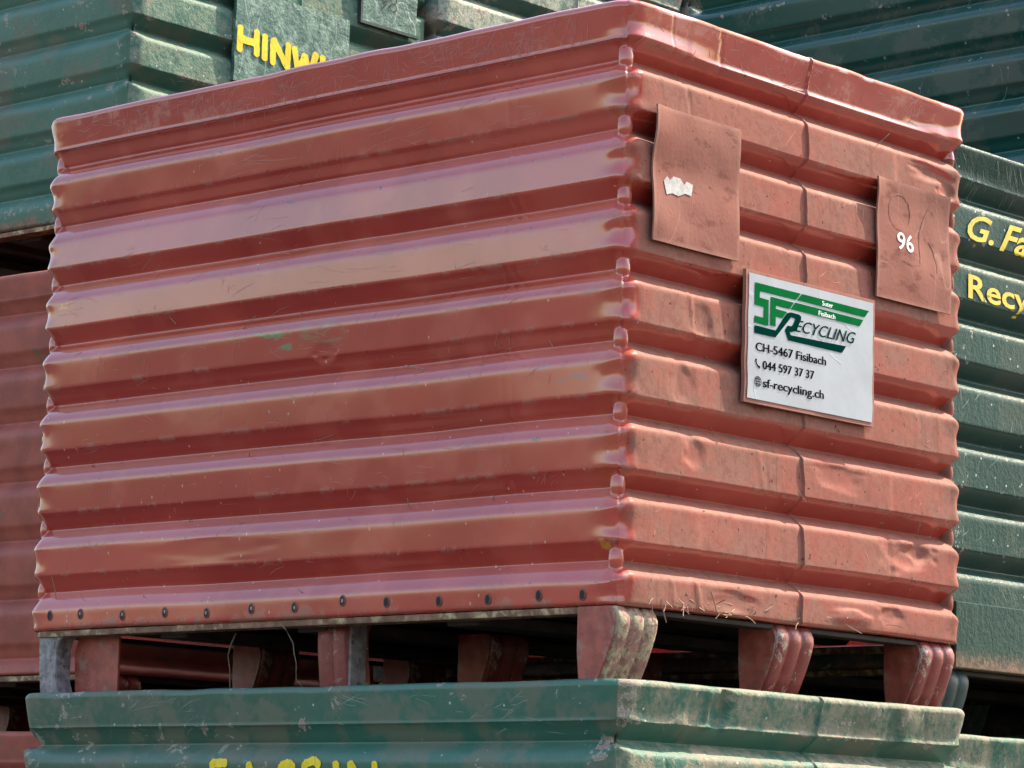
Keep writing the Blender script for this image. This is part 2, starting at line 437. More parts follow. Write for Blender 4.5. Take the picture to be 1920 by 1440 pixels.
class Body:
    """A pressed steel crate wall: a loop round the crate, pushed in by V grooves, bent at the corners, dented."""
    def __init__(self, seed, corner='knob', zv=ZV_FULL, H=0.825, depth=0.0195, hi=True, rim0=None, dents=(), creases=True, wave=1.0, tilts=None, seam=0.402, dust_side=0.0, dust_end=1.0, soft=1.0, flat_lean=0.0, rim_dust=0.9):
        self.__dict__.update(locals()); del self.__dict__['self']
        self.rc = 0.032
        self.rng = np.random.RandomState(seed)
        self.rim0 = rim0 or (zv[-1] + 0.025)
        nk = len(zv)
        self.jz = self.rng.uniform(-0.0015, 0.0015, nk)
        self.kn = self.rng.uniform(0.45, 1.3, (nk, 4))
        self.cr = []
        if creases:
            for k in range(nk + 1):
                for q in range(self.rng.randint(2, 5)):
                    self.cr.append((k, self.rng.choice([0.105, 0.125, 0.16, 0.20, 0.3, 0.5, 0.62, 0.7]) + self.rng.uniform(-0.012, 0.012),
                                    self.rng.uniform(-1, 1) * 0.0026, self.rng.uniform(0.002, 0.005), self.rng.rand() < 0.45))
        self.path()

    def path(self):
        hi = self.hi; rc = self.rc
        def seg(L, step, near=0.07, fine=0.003, extra=()):
            a = list(np.arange(0, L, step)) + [L]
            a += list(np.arange(0, near, fine)) + list(L - np.arange(0, near, fine))
            for c, w, f in extra: a += list(np.arange(c - w, c + w, f))
            a = np.unique(np.round(np.clip(a, 0, L), 5))
            keep = [0]
            for i in range(1, len(a)):
                if a[i] - a[keep[-1]] > 0.0006: keep.append(i)
            keep[-1] = len(a) - 1
            return a[keep]
        L1, L2 = W1 - 2 * rc, W2 - 2 * rc
        st = {True: 0.006, False: 0.018}.get(hi)
        fi = 0.0025 if hi else 0.004
        na = 26 if hi else 14
        bx, by, nx, ny, face, tt, cc, cid = [], [], [], [], [], [], [], []
        arc = math.pi / 2 * rc
        def add(px, py, qx, qy, f, t, c, ci):
            bx.append(px); by.append(py); nx.append(qx); ny.append(qy); face.append(f); tt.append(t); cc.append(c); cid.append(ci)
        # face 0: left (side) y=0 from x=-W1 to 0 ; face 1: right (end) x=0 ; 2: back y=W2 ; 3: x=-W1
        a0 = seg(L1, st, fine=fi, extra=[(W1 - 0.207 - rc, 0.015, 0.0025)] if hi else [])
        a1 = seg(L2, st * 0.8, fine=fi, extra=[(self.seam - rc, 0.012, 0.0011 if hi else 0.002)])
        a2 = seg(L1, 0.05, 0.06, 0.006); a3 = seg(L2, 0.05, 0.06, 0.006)
        self.cols = []
        for f, a, L, o, d, nn in ((0, a0, L1, (-W1 + rc, 0), (1, 0), (0, -1)), (1, a1, L2, (0, rc), (0, 1), (1, 0)),
                                  (2, a2, L1, (-rc, W2), (-1, 0), (0, 1)), (3, a3, L2, (-W1, W2 - rc), (0, -1), (-1, 0))):
            start = len(bx)
            for t in a:
                cd = min(t, L - t) + arc / 2
                sg = -1 if t > L / 2 else 1
                ci = (f - 1) % 4 if t < L / 2 else f
                add(o[0] + d[0] * t, o[1] + d[1] * t, nn[0], nn[1], f, t + rc, cd * sg, ci)
            end = len(bx)
            # arc to the next face
            cx, cy = o[0] + d[0] * L - nn[0] * rc, o[1] + d[1] * L - nn[1] * rc
            th0 = math.atan2(nn[1], nn[0])
            for i in range(1, na):
                th = th0 + math.pi / 2 * i / na
                u = i / na
                ff = f if u < 0.5 else (f + 1) % 4
                add(cx + rc * math.cos(th), cy + rc * math.sin(th), math.cos(th), math.sin(th), ff,
                    (L + rc + arc * u * 0.64) if u < 0.5 else rc * (1 - (1 - u) * 2) * 0.99, (u - 0.5) * arc, f)
            self.cols.append((start, end, len(bx)))
        self.bx, self.by, self.nx, self.ny = map(np.array, (bx, by, nx, ny))
        self.face = np.array(face); self.tt = np.array(tt); self.cc = np.array(cc); self.cid = np.array(cid)

    def offset(self, face, t, c, cid, z):
        """outward offset (m) at arrays of face id, face coordinate, signed corner distance, corner id and height"""
        mm = 0.001
        sd = self.seed
        sx = t + face * 3.1
        off = np.zeros(np.broadcast(t, z).shape)
        zz = z + 0 * t
        corner = np.exp(-(c / 0.022) ** 2)
        inset = 0 * off
        eggs = 0 * off - 1.0
        self._wear = 0 * off
        for k, zv in enumerate(self.zv):
            zk = zv + self.jz[k] + 0.0007 * vn(sx / 0.45, k * 7.3, sd + 3)
            a = 0.0255 + 0.0005 * vn(sx / 0.25, k * 5.1, sd + 5)
            b = 0.0285 + 0.0006 * vn(sx / 0.25, k * 5.7, sd + 6)
            if self.corner == 'notch':
                b = b - 0.024 * np.exp(-np.abs(c) / 0.016)
                a = a + 0.004 * np.exp(-np.abs(c) / 0.02)
            u = zz - zk
            w1 = np.where(np.asarray(cid) == 0, sstep(-0.025, 0.025, c), np.where(np.asarray(cid) == 1, 1 - sstep(-0.025, 0.025, c), 0))
            dd = self.depth * (1 + 0.42 * w1)
            a = a * (1 - 0.06 * w1); b = b * (1 - 0.30 * w1)
            v1 = 1 + u / b
            l1 = dd * (1 - u / a); l2 = dd * np.where(v1 > 0, 0.52 * np.maximum(v1, 0) ** 1.8 + 0.48 * v1, 0.48 * v1)
            e = 0.0005
            raw = -e * np.logaddexp(-l1 / e, -l2 / e)
            kk = np.where(u > 0, 0.0005, np.where(face == 1, 0.0008, 0.0006)) * self.soft
            ins = kk * np.logaddexp(0, raw / kk)
            inset = inset + ins
            # wear along the two edges of each flat
            self._wear += np.exp(-((u - a) / 0.004) ** 2) * 0.8 + np.exp(-((u + b) / 0.006) ** 2) * 0.6
            if self.corner == 'knob':
                ph = np.clip((c + 0.004 * (self.kn[k][np.asarray(cid) % 4] - 0.9)) / self.rc, -math.pi / 4, math.pi / 4)
                kq = self.kn[k][np.asarray(cid) % 4]
                r0 = 0.0155
                q = 1 - ((u - 0.002) / (0.0205 * (0.8 + 0.2 * kq))) ** 2 - (r0 * np.sin(ph) / 0.0088) ** 2
                egg = np.where((q > 0) & (np.abs(c) < 0.0252), r0 + 0.0108 * (0.85 + 0.15 * kq) * np.sqrt(np.maximum(q, 0)) - self.rc, -1.0)
                eggs = np.maximum(eggs, egg)
                # pinched edges of the flats round the corner
                cw = np.exp(-(c / 0.026) ** 2)
                off = off + cw * (0.0020 * np.exp(-((u - a - 0.004) / 0.008) ** 2) + 0.0022 * np.exp(-((u + b + 0.004) / 0.008) ** 2))
                off = off - cw * 0.0020 * np.exp(-((u + 0.049) / 0.012) ** 2) + cw * 0.0012 * vn(sx / 0.012, zz / 0.016, sd + 71) * np.exp(-((u + 0.049) / 0.018) ** 2)
            else:
                off = off - 0.022 * np.exp(-(c / 0.0075) ** 2) * np.exp(-((u - 0.001) / 0.0055) ** 2)
        flat = 1 - sstep(0.0005, 0.017, inset)
        # rows: lean and slow waviness of the flats
        row = np.searchsorted(np.array(self.zv), zz)
        edges = [0.0] + list(self.zv) + [self.H]
        zc = np.array([(edges[i] + edges[i + 1]) / 2 for i in range(len(edges) - 1)])[np.clip(row, 0, len(edges) - 2)]
        if self.tilts is not None:
            tl = np.array(self.tilts)[np.clip(row, 0, len(self.tilts) - 1)]
            tl = tl + 0.026 * vn(sx / 0.42, row * 3.7, sd + 21) + 0.006 * vn(sx / 0.13, row * 2.3, sd + 22)
            off = off + np.where((face == 0) & (zz < self.rim0), tl * (zz - zc) * flat, 0)
        off = off - np.where(face == 1, self.flat_lean * (zz - zc) * flat * sstep(0.02, 0.06, np.abs(c)) * (zz < self.rim0 - 0.005), 0)
        off = off + self.wave * mm * (np.where(face == 1, 0.6, 0.7) * vn(sx / 0.30, zz / 0.16, sd + 1) + 0.15 * vn(sx / 0.09, zz / 0.05, sd + 2))
        off = off + self.wave * mm * np.where(face == 1, 0.22 * vn(sx / 0.04, zz / 0.035, sd + 8) + 0.06 * vn(sx / 0.014, zz / 0.014, sd + 9), 0)
        # bow of the long sides
        # rim: stands a little proud, wavy lower edge on the end walls
        rim = sstep(self.rim0 - 0.002, self.rim0 + 0.006, zz)
        off = off + rim * (0.002 + (np.where(face == 1, 0.25, 0.20) + 0.03 * vn(sx / 0.2, 0.7, sd + 35)) * (np.minimum(zz, self.H - 0.009) - self.rim0 - 0.022))
        zfl = self.rim0 + 0.016 + 0.009 * vn(sx / 0.06, 0.4, sd + 36) + 0.010 * vn(sx / 0.25, 0.4, sd + 37)
        off = off + rim * np.where(face == 1, 0.40, 0.0) * np.maximum(zfl - zz, 0) * np.clip(0.8 * sstep(0.62, 0.72, t) + (1 - sstep(0.06, 0.22, t)), 0, 1)
        off = off + rim * np.where(face == 1, mm * (0.7 * vn(sx / 0.045, zz / 0.06, sd + 31) - 0.5) * np.exp(-((zz - self.rim0 - 0.012) / 0.014) ** 2), 0)
        off = off + rim * mm * 0.4 * vn(sx / 0.15, 0.3, sd + 33)
        # creases down the end-wall flats
        for k, y, am, w, step in self.cr:
            m = (face == 1) & (row == k)
            if not np.any(m): continue
            prof = np.tanh((t - y) / (w * 0.6)) * 0.5 * np.exp(-((t - y) / 0.05) ** 2) if step else np.exp(-((t - y + 0.2 * (zz - zc)) / w) ** 2)
            off = off + np.where(m, am * prof * flat, 0)
        # lap seam with a weld bead
        ds = t - self.seam - 0.003 * vn(zz / 0.05, 1.3, sd + 41) - 0.0012 * vn(zz / 0.012, 2.3, sd + 42)
        off = off + np.where(face == 1, 0.0014 * (0.5 + 0.5 * np.tanh(ds / 0.0012)) * np.exp(-np.maximum(ds, 0) / 0.25) + 0.0034 * np.exp(-(np.abs(ds + 0.0005) / 0.0020) ** 3), 0)
        if self.hi:
            for q in (-0.216, -0.198):
                off = off + np.where(face == 0, (0.0002 + 0.0002 * (1 - flat)) * np.exp(-((t - W1 - q - 0.002 * vn(zz / 0.04, 2.2, sd)) / 0.003) ** 2), 0)
        for f, y, z0, ry, rz, am in self.dents:
            d2 = (((t - y) / ry) ** 2 + ((zz - z0) / rz) ** 2) * (1 + 0.55 * vn(t / (ry * 0.7), zz / (rz * 0.7), sd + 81)) + 0 * t
            off = off + np.where(face == f, am * np.exp(-d2 ** 2.2), 0)
        self._corner = np.exp(-((np.abs(c) - 0.02) / 0.028) ** 2)
        self._wear = np.clip(self._wear + np.exp(-(c / 0.012) ** 2) * flat * 0.6, 0, 1)
        return np.maximum(off - inset, eggs)

    def grid(self):
        H = self.H
        dz = 0.0024 if self.hi else 0.0042
        zs = []
        edges = list(self.zv)
        z = 0.006
        while z < H - 0.010:
            d = min(abs(z - (e + q)) for e in edges for q in (-0.03, 0, 0.0255))
            zs.append(z); z += dz * (0.6 if d < 0.005 else (1.0 if d < 0.015 else 1.7))
        rows = [(0.0, -0.030), (0.0, -0.012)] + [(0.006 - 0.006 * math.sin(q), -0.006 * (1 - math.cos(q))) for q in (1.4, 1.05, 0.7, 0.35)]
        rows += [(z, 0.0) for z in zs]
        rr = 0.009
        rows += [(H - rr + rr * math.sin(q), -rr * (1 - math.cos(q))) for q in np.linspace(0.02, math.pi, 15)]
        rows += [(H - rr - q, -2 * rr) for q in (0.01, 0.03, 0.05)]
        zr = np.array([r[0] for r in rows]); er = np.array([r[1] for r in rows])
        Z = zr[:, None]
        off = self.offset(self.face[None], self.tt[None], self.cc[None], self.cid[None], Z) 
        # the rolled rim and turned-in foot follow the nearest plain row
        off = off + er[:, None]
        X = self.bx[None] + self.nx[None] * off
        Y = self.by[None] + self.ny[None] * off
        Zm = np.broadcast_to(Z, X.shape) + 0.0010 * self.wave * vn(self.bx[None] / 0.2 + self.by[None] / 0.2, Z / 0.3, self.seed + 51)
        Zm = Zm + (Z > H - 0.02) * 0.0012 * self.wave * vn((self.bx[None] - self.by[None]) / 0.07, 0 * Z, self.seed + 52)
        P = np.stack([X, Y, Zm], 2)
        du = np.roll(P, -1, 1) - np.roll(P, 1, 1)
        dv = np.gradient(P, axis=0)
        N = np.cross(du, dv)
        N /= np.linalg.norm(N, axis=2, keepdims=True) + 1e-12
        dust = np.where(self.face == 1, self.dust_end, np.where(self.face == 3, self.dust_end, self.dust_side)).astype(float)
        dmap = np.broadcast_to(dust[None], X.shape).copy()
        # dust starts behind the bend
        cwide = np.broadcast_to(self.cc[None], X.shape)
        fade = sstep(0.002, 0.03, cwide + 0.012 * vn(cwide / 0.02 + self.cid[None], Z / 0.02, self.seed + 61))
        near0 = (self.cid == 0)[None] & (self.face == 1)[None]
        if self.dust_side < 0.05:
            dmap = np.where(near0 & (cwide < 0.08), dmap * fade, dmap)
        dmap = np.where(Z > self.rim0 - 0.024, dmap * self.rim_dust, dmap)
        dmap = dmap * (0.06 + 0.94 * sstep(-0.50, -0.15, N[:, :, 2]))
        dmap = np.where((Z > self.H - 0.010) & (self.face == 1)[None], np.maximum(dmap, 0.8 * (0.6 + 0.8 * vn(self.tt[None] / 0.03, Z / 0.01, self.seed + 63))), dmap)
        dmap = np.clip(dmap, 0, 1)
        rimm = np.broadcast_to(sstep(self.rim0, self.rim0 + 0.01, Z), X.shape)
        wear = np.clip(self._wear + np.exp(-((Z - H) / 0.008) ** 2) * 0.9 * (Z > H - 0.02), 0, 1)
        sx = (self.tt + self.face * 3.1)[None] + 0 * Z
        def fbm(sc, o, sd):
            r, am, tot = 0, 1.0, 0
            for i in range(o):
                r = r + am * vn(sx / sc * 2 ** i, (Z + 0 * sx) / sc * 2 ** i + 3.7 * i, self.seed + sd + i); tot += am; am *= 0.6
            return np.clip(0.5 + 0.75 * r / tot, 0, 1)
        return P, N, dict(fade=fbm(0.28, 4, 100), mott=fbm(0.07, 4, 200), grit=fbm(0.035, 3, 300), dust=dmap, wear=wear, rim=rimm, corner=self._corner * (Z < 2)), zr

    def build(self, root, mat, wall_names=('side_wall', 'end_wall', 'side_wall', 'end_wall'), share=None):
        """returns {name: mesh}; children of root"""
        if share is None:
            P, N, A, zr = self.grid()
            P = P + np.array([0, 0, FEET])
            ns = P.shape[1]
            rsplit = int(np.searchsorted(zr[:-18], self.rim0 - 0.001))
            share = []
            def sub(name, r0, r1, cols):
                p = P[r0:r1][:, cols]; nn = N[r0:r1][:, cols]
                a = {k: v[r0:r1][:, cols] for k, v in A.items()}
                share.append((name, grid_mesh(name, p, nn, a, mat)))
            sub('rim', rsplit, P.shape[0], list(range(ns)) + [0])
            half = []
            for i, (s, e, end) in enumerate(self.cols):
                half.append((s, e, e + (end - e) // 2, end))
            for f in range(4):
                prev = half[(f - 1) % 4]
                cols = list(range(prev[2], prev[3])) + list(range(half[f][0], half[f][2] + 1))
                if f == 1:
                    ts = self.tt[cols]
                    i0 = int(np.searchsorted(ts[30:], self.seam - 0.007)) + 30
                    i1 = int(np.searchsorted(ts[30:], self.seam + 0.006)) + 30
                    sub('end_wall', 0, rsplit + 1, cols[:i0 + 1])
                    sub('weld_seam', 0, rsplit + 1, cols[i0:i1 + 1])
                    sub('end_wall', 0, rsplit + 1, cols[i1:])
                else:
                    sub(wall_names[f], 0, rsplit + 1, cols)
        for name, me in share:
            link(name, me, root)
        return share

    def at(self, face, t, z, extra=0.001):
        """a point on the wall (crate coordinates) a little proud of it"""
        t = np.atleast_1d(np.asarray(t, float)); z = np.atleast_1d(np.asarray(z, float))
        L = W1 if face in (0, 2) else W2
        c = np.where(t < L / 2, t + 0.0, -(L - t))
        cid = np.where(t < L / 2, (face - 1) % 4, face)
        o = self.offset(np.full(t.shape, face), t, c, cid, z) + extra
        if face == 0: return np.stack([t - W1, -o, z + FEET], 1)
        return np.stack([o, t, z + FEET], 1)

def grid_mesh(name, P, N, attrs, mat):
    nr, nc = P.shape[:2]
    me = bpy.data.meshes.new(name)
    idx = np.arange(nr * nc).reshape(nr, nc)
    q = np.stack([idx[:-1, :-1], idx[:-1, 1:], idx[1:, 1:], idx[1:, :-1]], 2).reshape(-1, 4)
    me.vertices.add(nr * nc); me.vertices.foreach_set('co', P.reshape(-1).astype(np.float32))
    me.loops.add(q.size); me.loops.foreach_set('vertex_index', q.reshape(-1).astype(np.int32))
    me.polygons.add(len(q))
    me.polygons.foreach_set('loop_start', np.arange(0, q.size, 4).astype(np.int32))
    me.update(calc_edges=True)
    me.polygons.foreach_set('use_smooth', np.ones(len(q), bool))
    for k, v in attrs.items():
        a = me.attributes.new(k, 'FLOAT', 'POINT')
        a.data.foreach_set('value', np.ascontiguousarray(v).reshape(-1).astype(np.float32))
    me.normals_split_custom_set_from_vertices(N.reshape(-1, 3).tolist())
    me.materials.append(mat)
    me.validate()
    return me

# ------------------------------------------------------------------ feet
def strap_mesh(width, lean=0.036, depth=0.034, ribs=3, h=0.108, name='strap'):
    """a ribbed sheet strap facing +X, width along Y, bulging at the top and drawn in at the bottom"""
    def xz(u):  # u 0 top .. 1 bottom
        z = -h * u
        if u < 0.18: x = -0.010 * (1 - u / 0.18) ** 2
        else: x = -lean * ((u - 0.18) / 0.82) ** 1.35
        return x, z
    prof = []
    n = 30
    for i in range(n + 1):
        v = i / n
        r = 0.0050 * (abs(math.sin(math.pi * ribs * v)) ** 0.5) - 0.0050
        if i in (0, n): r = -depth
        prof.append((r, v if 0 < i < n else (0.02 if i == 0 else 0.98)))
    P = []
    for j in range(15):
        x, z = xz(j / 14)
        P.append([(x + dx, v * width, z) for dx, v in prof])
    P = np.array(P)
    nr, nc = P.shape[:2]
    f = [(i * nc + j + nc, i * nc + j + nc + 1, i * nc + j + 1, i * nc + j) for i in range(nr - 1) for j in range(nc - 1)]
    return mesh_from(P.reshape(-1, 3), f, name, True)

FOOT = {}
def foot_parts(style):
    if style in FOOT: return FOOT[style]
    out = []
    if style.startswith('end'):
        _, col = style.split(':')
        m1 = {'mud': M['foot_muddy'], 'worn': M['foot_worn'], 'green': M['foot_green']}[col]
        m2 = M['foot_green'] if col == 'green' else M['foot_red']
        s = strap_mesh(0.086); s.materials.append(m1)
        p = prism([(-0.071, 0.0), (-0.016, 0.0), (-0.0085, -0.010), (-0.006, -0.0195), (-0.010, -0.040), (-0.0185, -0.062), (-0.030, -0.086), (-0.041, -0.108), (-0.066, -0.108), (-0.071, -0.06)], -0.002, 0.0012, 'y', 'side_plate')
        p.materials.append(m2)
        p2 = prism([(-0.071, 0.0), (-0.014, 0.0), (-0.020, -0.06), (-0.044, -0.108), (-0.066, -0.108)], 0.083, 0.0855, 'y', 'side_plate')
        p2.materials.append(m2)
        out = [('strap', s), ('side_plate', p), ('side_plate', p2)]
    elif style == 'front':
        s = strap_mesh(0.060, 0.010, 0.05, 2); s.materials.append(M['foot_worn'])
        R = Matrix.Rotation(-math.pi / 2, 4, 'Z')
        s.transform(R)
        p = bevel_box(0.044, 0.062, 0.012, 0.045, -0.107, -0.002, 0.003, 'side_plate'); p.materials.append(M['foot_grey'])
        out = [('strap', s), ('side_plate', p)]
    elif style == 'hoop':
        c = [(-0.047, 0.0), (0.10, 0.0), (0.10, -0.007), (0.024, -0.007), (0.012, -0.009), (0.003, -0.015), (-0.001, -0.026), (-0.001, -0.075), (0.006, -0.092), (0.02, -0.108), (-0.036, -0.108), (-0.043, -0.06)]
        s = prism(c, 0.0, 0.030, 'y', 'strap', 0.0015); s.materials.append(M['foot_grey'])
        p = prism([(0.012, -0.0075), (0.106, -0.0075), (0.106, -0.108), (0.022, -0.108), (0.006, -0.09), (0.002, -0.03)], 0.034, 0.038, 'y', 'side_plate'); p.materials.append(M['foot_red'])
        out = [('strap', s), ('side_plate', p)]
    FOOT[style] = out
    return out

def add_foot(root, style, x, y, rz=0.0):
    e = bpy.data.objects.new('foot', None); COL.objects.link(e); e.parent = root
    e.location = (x, y, FEET - 0.001); e.rotation_euler = (0, 0, rz); e.empty_display_size = 0.02
    for nm, me in foot_parts(style):
        link(nm, me, e)
    return e

# underside: cross channels and floor sheet
def floor_mesh():
    P = []
    xs = np.linspace(-W1 + 0.02, -0.02, 160)
    for y in (0.02, W2 - 0.02):
        P.append([(x, y, FEET + 0.004 + 0.010 * (0.5 + 0.5 * math.tanh(5 * math.sin(x * 2 * math.pi / 0.1)))) for x in xs])
    P = np.array(P)
    nc = P.shape[1]
    f = [(j, j + 1, nc + j + 1, nc + j) for j in range(nc - 1)]
    return mesh_from(P.reshape(-1, 3), f, 'floor_panel', True)
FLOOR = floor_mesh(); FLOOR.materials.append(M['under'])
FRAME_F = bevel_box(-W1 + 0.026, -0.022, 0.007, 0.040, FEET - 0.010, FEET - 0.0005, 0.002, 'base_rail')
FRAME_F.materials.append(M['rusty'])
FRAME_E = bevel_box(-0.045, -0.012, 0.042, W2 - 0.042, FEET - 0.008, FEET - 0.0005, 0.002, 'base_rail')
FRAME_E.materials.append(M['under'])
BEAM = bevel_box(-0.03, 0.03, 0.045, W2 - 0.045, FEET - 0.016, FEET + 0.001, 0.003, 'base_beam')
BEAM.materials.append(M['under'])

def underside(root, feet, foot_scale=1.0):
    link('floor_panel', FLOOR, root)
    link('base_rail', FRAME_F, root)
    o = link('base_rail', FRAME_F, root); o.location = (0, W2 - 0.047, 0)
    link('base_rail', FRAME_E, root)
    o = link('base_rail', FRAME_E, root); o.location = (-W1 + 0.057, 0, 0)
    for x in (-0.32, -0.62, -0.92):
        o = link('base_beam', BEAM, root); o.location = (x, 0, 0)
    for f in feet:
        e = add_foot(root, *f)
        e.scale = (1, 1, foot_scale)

GREEN_FEET = [('end:green', 0, 0.004), ('end:green', 0, 0.354), ('end:green', 0, 0.694), ('end:green', -0.55, 0.02), ('end:green', -0.55, 0.354), ('end:green', -0.55, 0.69), ('end:green', -1.09, 0.01), ('end:green', -1.09, 0.354), ('end:green', -1.09, 0.69)]

# ------------------------------------------------------------------ plates and lettering
def sheet(name, y0, y1, z0, z1, fn, mat, thick=0.003, n=28):
    """a thin bent plate parallel to the end wall; fn(y,z) gives its front x"""
    ys = np.linspace(y0, y1, n); zs = np.linspace(z0, z1, n)
    Yg, Zg = np.meshgrid(ys, zs)
    yj = Yg + 0.0012 * vn(Zg / 0.03, Yg * 0 + 1, 7) * ((Yg == y0) | (Yg == y1))
    Xg = fn(Yg, Zg)
    F = np.stack([Xg, yj, Zg + FEET], 2).reshape(-1, 3)
    B = F - np.array([thick, 0, 0])
    nn = n * n
    faces = []
    for i in range(n - 1):
        for j in range(n - 1):
            a = i * n + j
            faces.append((a, a + 1, a + n + 1, a + n))
            faces.append((nn + a, nn + a + n, nn + a + n + 1, nn + a + 1))
    ring = [j for j in range(n)] + [i * n + n - 1 for i in range(1, n)] + [(n - 1) * n + j for j in range(n - 2, -1, -1)] + [i * n for i in range(n - 2, 0, -1)]
    for a, b in zip(ring, ring[1:] + ring[:1]): faces.append((b, a, nn + a, nn + b))
    me = mesh_from(np.vstack([F, B]), faces, name, True)
    a = me.attributes.new('wear', 'FLOAT', 'POINT')
    e = np.minimum(np.minimum(Yg - y0, y1 - Yg), np.minimum(Zg - z0, z1 - Zg)).reshape(-1)
    w = np.exp(-(e / 0.004) ** 2)
    a.data.foreach_set('value', np.concatenate([w, w]).astype(np.float32))
    me.set_sharp_from_angle(angle=math.radians(40))
    me.materials.append(mat)
    return me

def text_mesh(s, bold=0.0, shear=0.0):
    cu = bpy.data.curves.new('txt', 'FONT')
    cu.body = s; cu.size = 1.0; cu.offset = bold; cu.shear = shear; cu.resolution_u = 3
    o = bpy.data.objects.new('txt', cu); COL.objects.link(o)
    dg = bpy.context.evaluated_depsgraph_get(); dg.update()
    me = bpy.data.meshes.new_from_object(o.evaluated_get(dg))
    bpy.data.objects.remove(o); bpy.data.curves.remove(cu)
    return me

def fit_text(me, ref=None):
    v = np.array([q.co[:] for q in me.vertices])
    lo, hi = v.min(0), v.max(0)
    return v, lo, hi

def place_text(name, s, y0, y1, zb, zt, x, mat, parent, bold=0.0, shear=0.0, slope=0.0, heavy=()):
    """lettering on a plane facing +X: from y0 to y1, baseline zb, capital top zt"""
    me = text_mesh(s, bold, shear)
    v, lo, hi = fit_text(me)
    cap = text_mesh('H', bold); cv, clo, chi = fit_text(cap); bpy.data.meshes.remove(cap)
    uy = (v[:, 0] - lo[0]) / (hi[0] - lo[0]); uz = (v[:, 1] - clo[1]) / (chi[1] - clo[1])
    yy = y0 + uy * (y1 - y0); zz = zb + uz * (zt - zb) + slope * uy
    co = np.stack([np.full_like(yy, x) if not callable(x) else x(yy, zz), yy, zz + FEET], 1)
    me.vertices.foreach_set('co', co.reshape(-1).astype(np.float32)); me.update()
    if heavy:
        bm = bmesh.new()
        for i, dy in enumerate((0.0,) + tuple(heavy)):
            n0 = len(bm.verts); bm.from_mesh(me); bm.verts.ensure_lookup_table()
            for q in bm.verts[n0:]: q.co += Vector((0.00006 * i, dy, 0))
        bm.to_mesh(me); bm.free()
    me.materials.clear(); me.materials.append(mat); me.name = name
    return link(name, me, parent)

def poly_plate(name, pts, x, mat, parent):
    me = mesh_from([(x, y, z + FEET) for y, z in pts], [tuple(range(len(pts)))], name)
    bm = bmesh.new(); bm.from_mesh(me); bmesh.ops.triangulate(bm, faces=bm.faces[:]); bm.to_mesh(me); bm.free()
    me.materials.append(mat)
    return link(name, me, parent)

def stroke_poly(p, q, w, rng, taper=1.0):
    """outline of one brush stroke with uneven edges and round ends"""
    p, q = np.array(p, float), np.array(q, float)
    d = (q - p); L = np.linalg.norm(d); d /= L; nrm = np.array([-d[1], d[0]])
    n = 8
    a, b = [], []
    for i in range(n + 1):
        t = i / n
        ww = w / 2 * (1 + rng.uniform(-0.10, 0.10)) * (1 + (taper - 1) * t)
        a.append(p + d * L * t + nrm * ww); b.append(p + d * L * t - nrm * w / 2 * (1 + rng.uniform(-0.10, 0.10)))
    end = [q + d * w * 0.22 + nrm * w * 0.2, q + d * w * 0.22 - nrm * w * 0.2]
    st = [p - d * w * 0.22 - nrm * w * 0.2, p - d * w * 0.22 + nrm * w * 0.2]
    return a + end + b[::-1] + st

GLYPH = {
    'H': [((0, 1), (0, 0)), ((1, 1), (1, 0)), ((0, .5), (1, .47))],
    'I': [((.5, 1), (.5, 0))],
    'N': [((0, 0), (0, 1)), ((0, 1), (1, 0)), ((1, 0), (1, 1))],
    'W': [((0, 1), (.22, 0)), ((.22, 0), (.5, .8)), ((.5, .8), (.76, 0)), ((.76, 0), (1, 1))],
    'L': [((0, 1), (0, 0)), ((0, 0), (1, 0))],
    'F': [((0, 0), (0, 1)), ((0, 1), (1, 1)), ((0, .52), (.8, .52))],
    'A': [((0, 0), (.5, 1)), ((.5, 1), (1, 0)), ((.2, .35), (.8, .35))],
    'S': [((1, .9), (.65, 1)), ((.65, 1), (.2, .93)), ((.2, .93), (.05, .75)), ((.05, .75), (.3, .56)), ((.3, .56), (.75, .46)), ((.75, .46), (.98, .25)), ((.98, .25), (.7, .03)), ((.7, .03), (.1, .06))],
}

def brush_word(letters, width, to3d, mat, parent, seed=1, lift=0.00012):
    """letters: (glyph, u0, u1, v0, v1) in surface coordinates; to3d maps (u, v, lift) to a point"""
    rng = np.random.RandomState(seed)
    for g, u0, u1, v0, v1 in letters:
        V, F = [], []
        for k, (p, q) in enumerate(GLYPH[g]):
            f = lambda r: (u0 + (u1 - u0) * r[0] + rng.uniform(-1, 1) * 0.0006, v0 + (v1 - v0) * r[1])
            pts = stroke_poly(f(p), f(q), width, rng)
            b = len(V)
            V += [to3d(u, v, lift * k) for u, v in pts]
            n = len(pts); h = 9
            # quads across the stroke
            aa = list(range(b, b + h)); ends = [b + h, b + h + 1]; bb = list(range(b + h + 2, b + 2 * h + 2))[::-1]; sts = [b + 2 * h + 2, b + 2 * h + 3]
            for i in range(h - 1): F.append((aa[i], aa[i + 1], bb[i + 1], bb[i]))
            F.append((aa[-1], ends[0], ends[1], bb[-1])); F.append((bb[0], sts[0], sts[1], aa[0]))
        me = mesh_from(V, F, 'letter'); me.materials.append(mat)
        link('letter', me, parent)

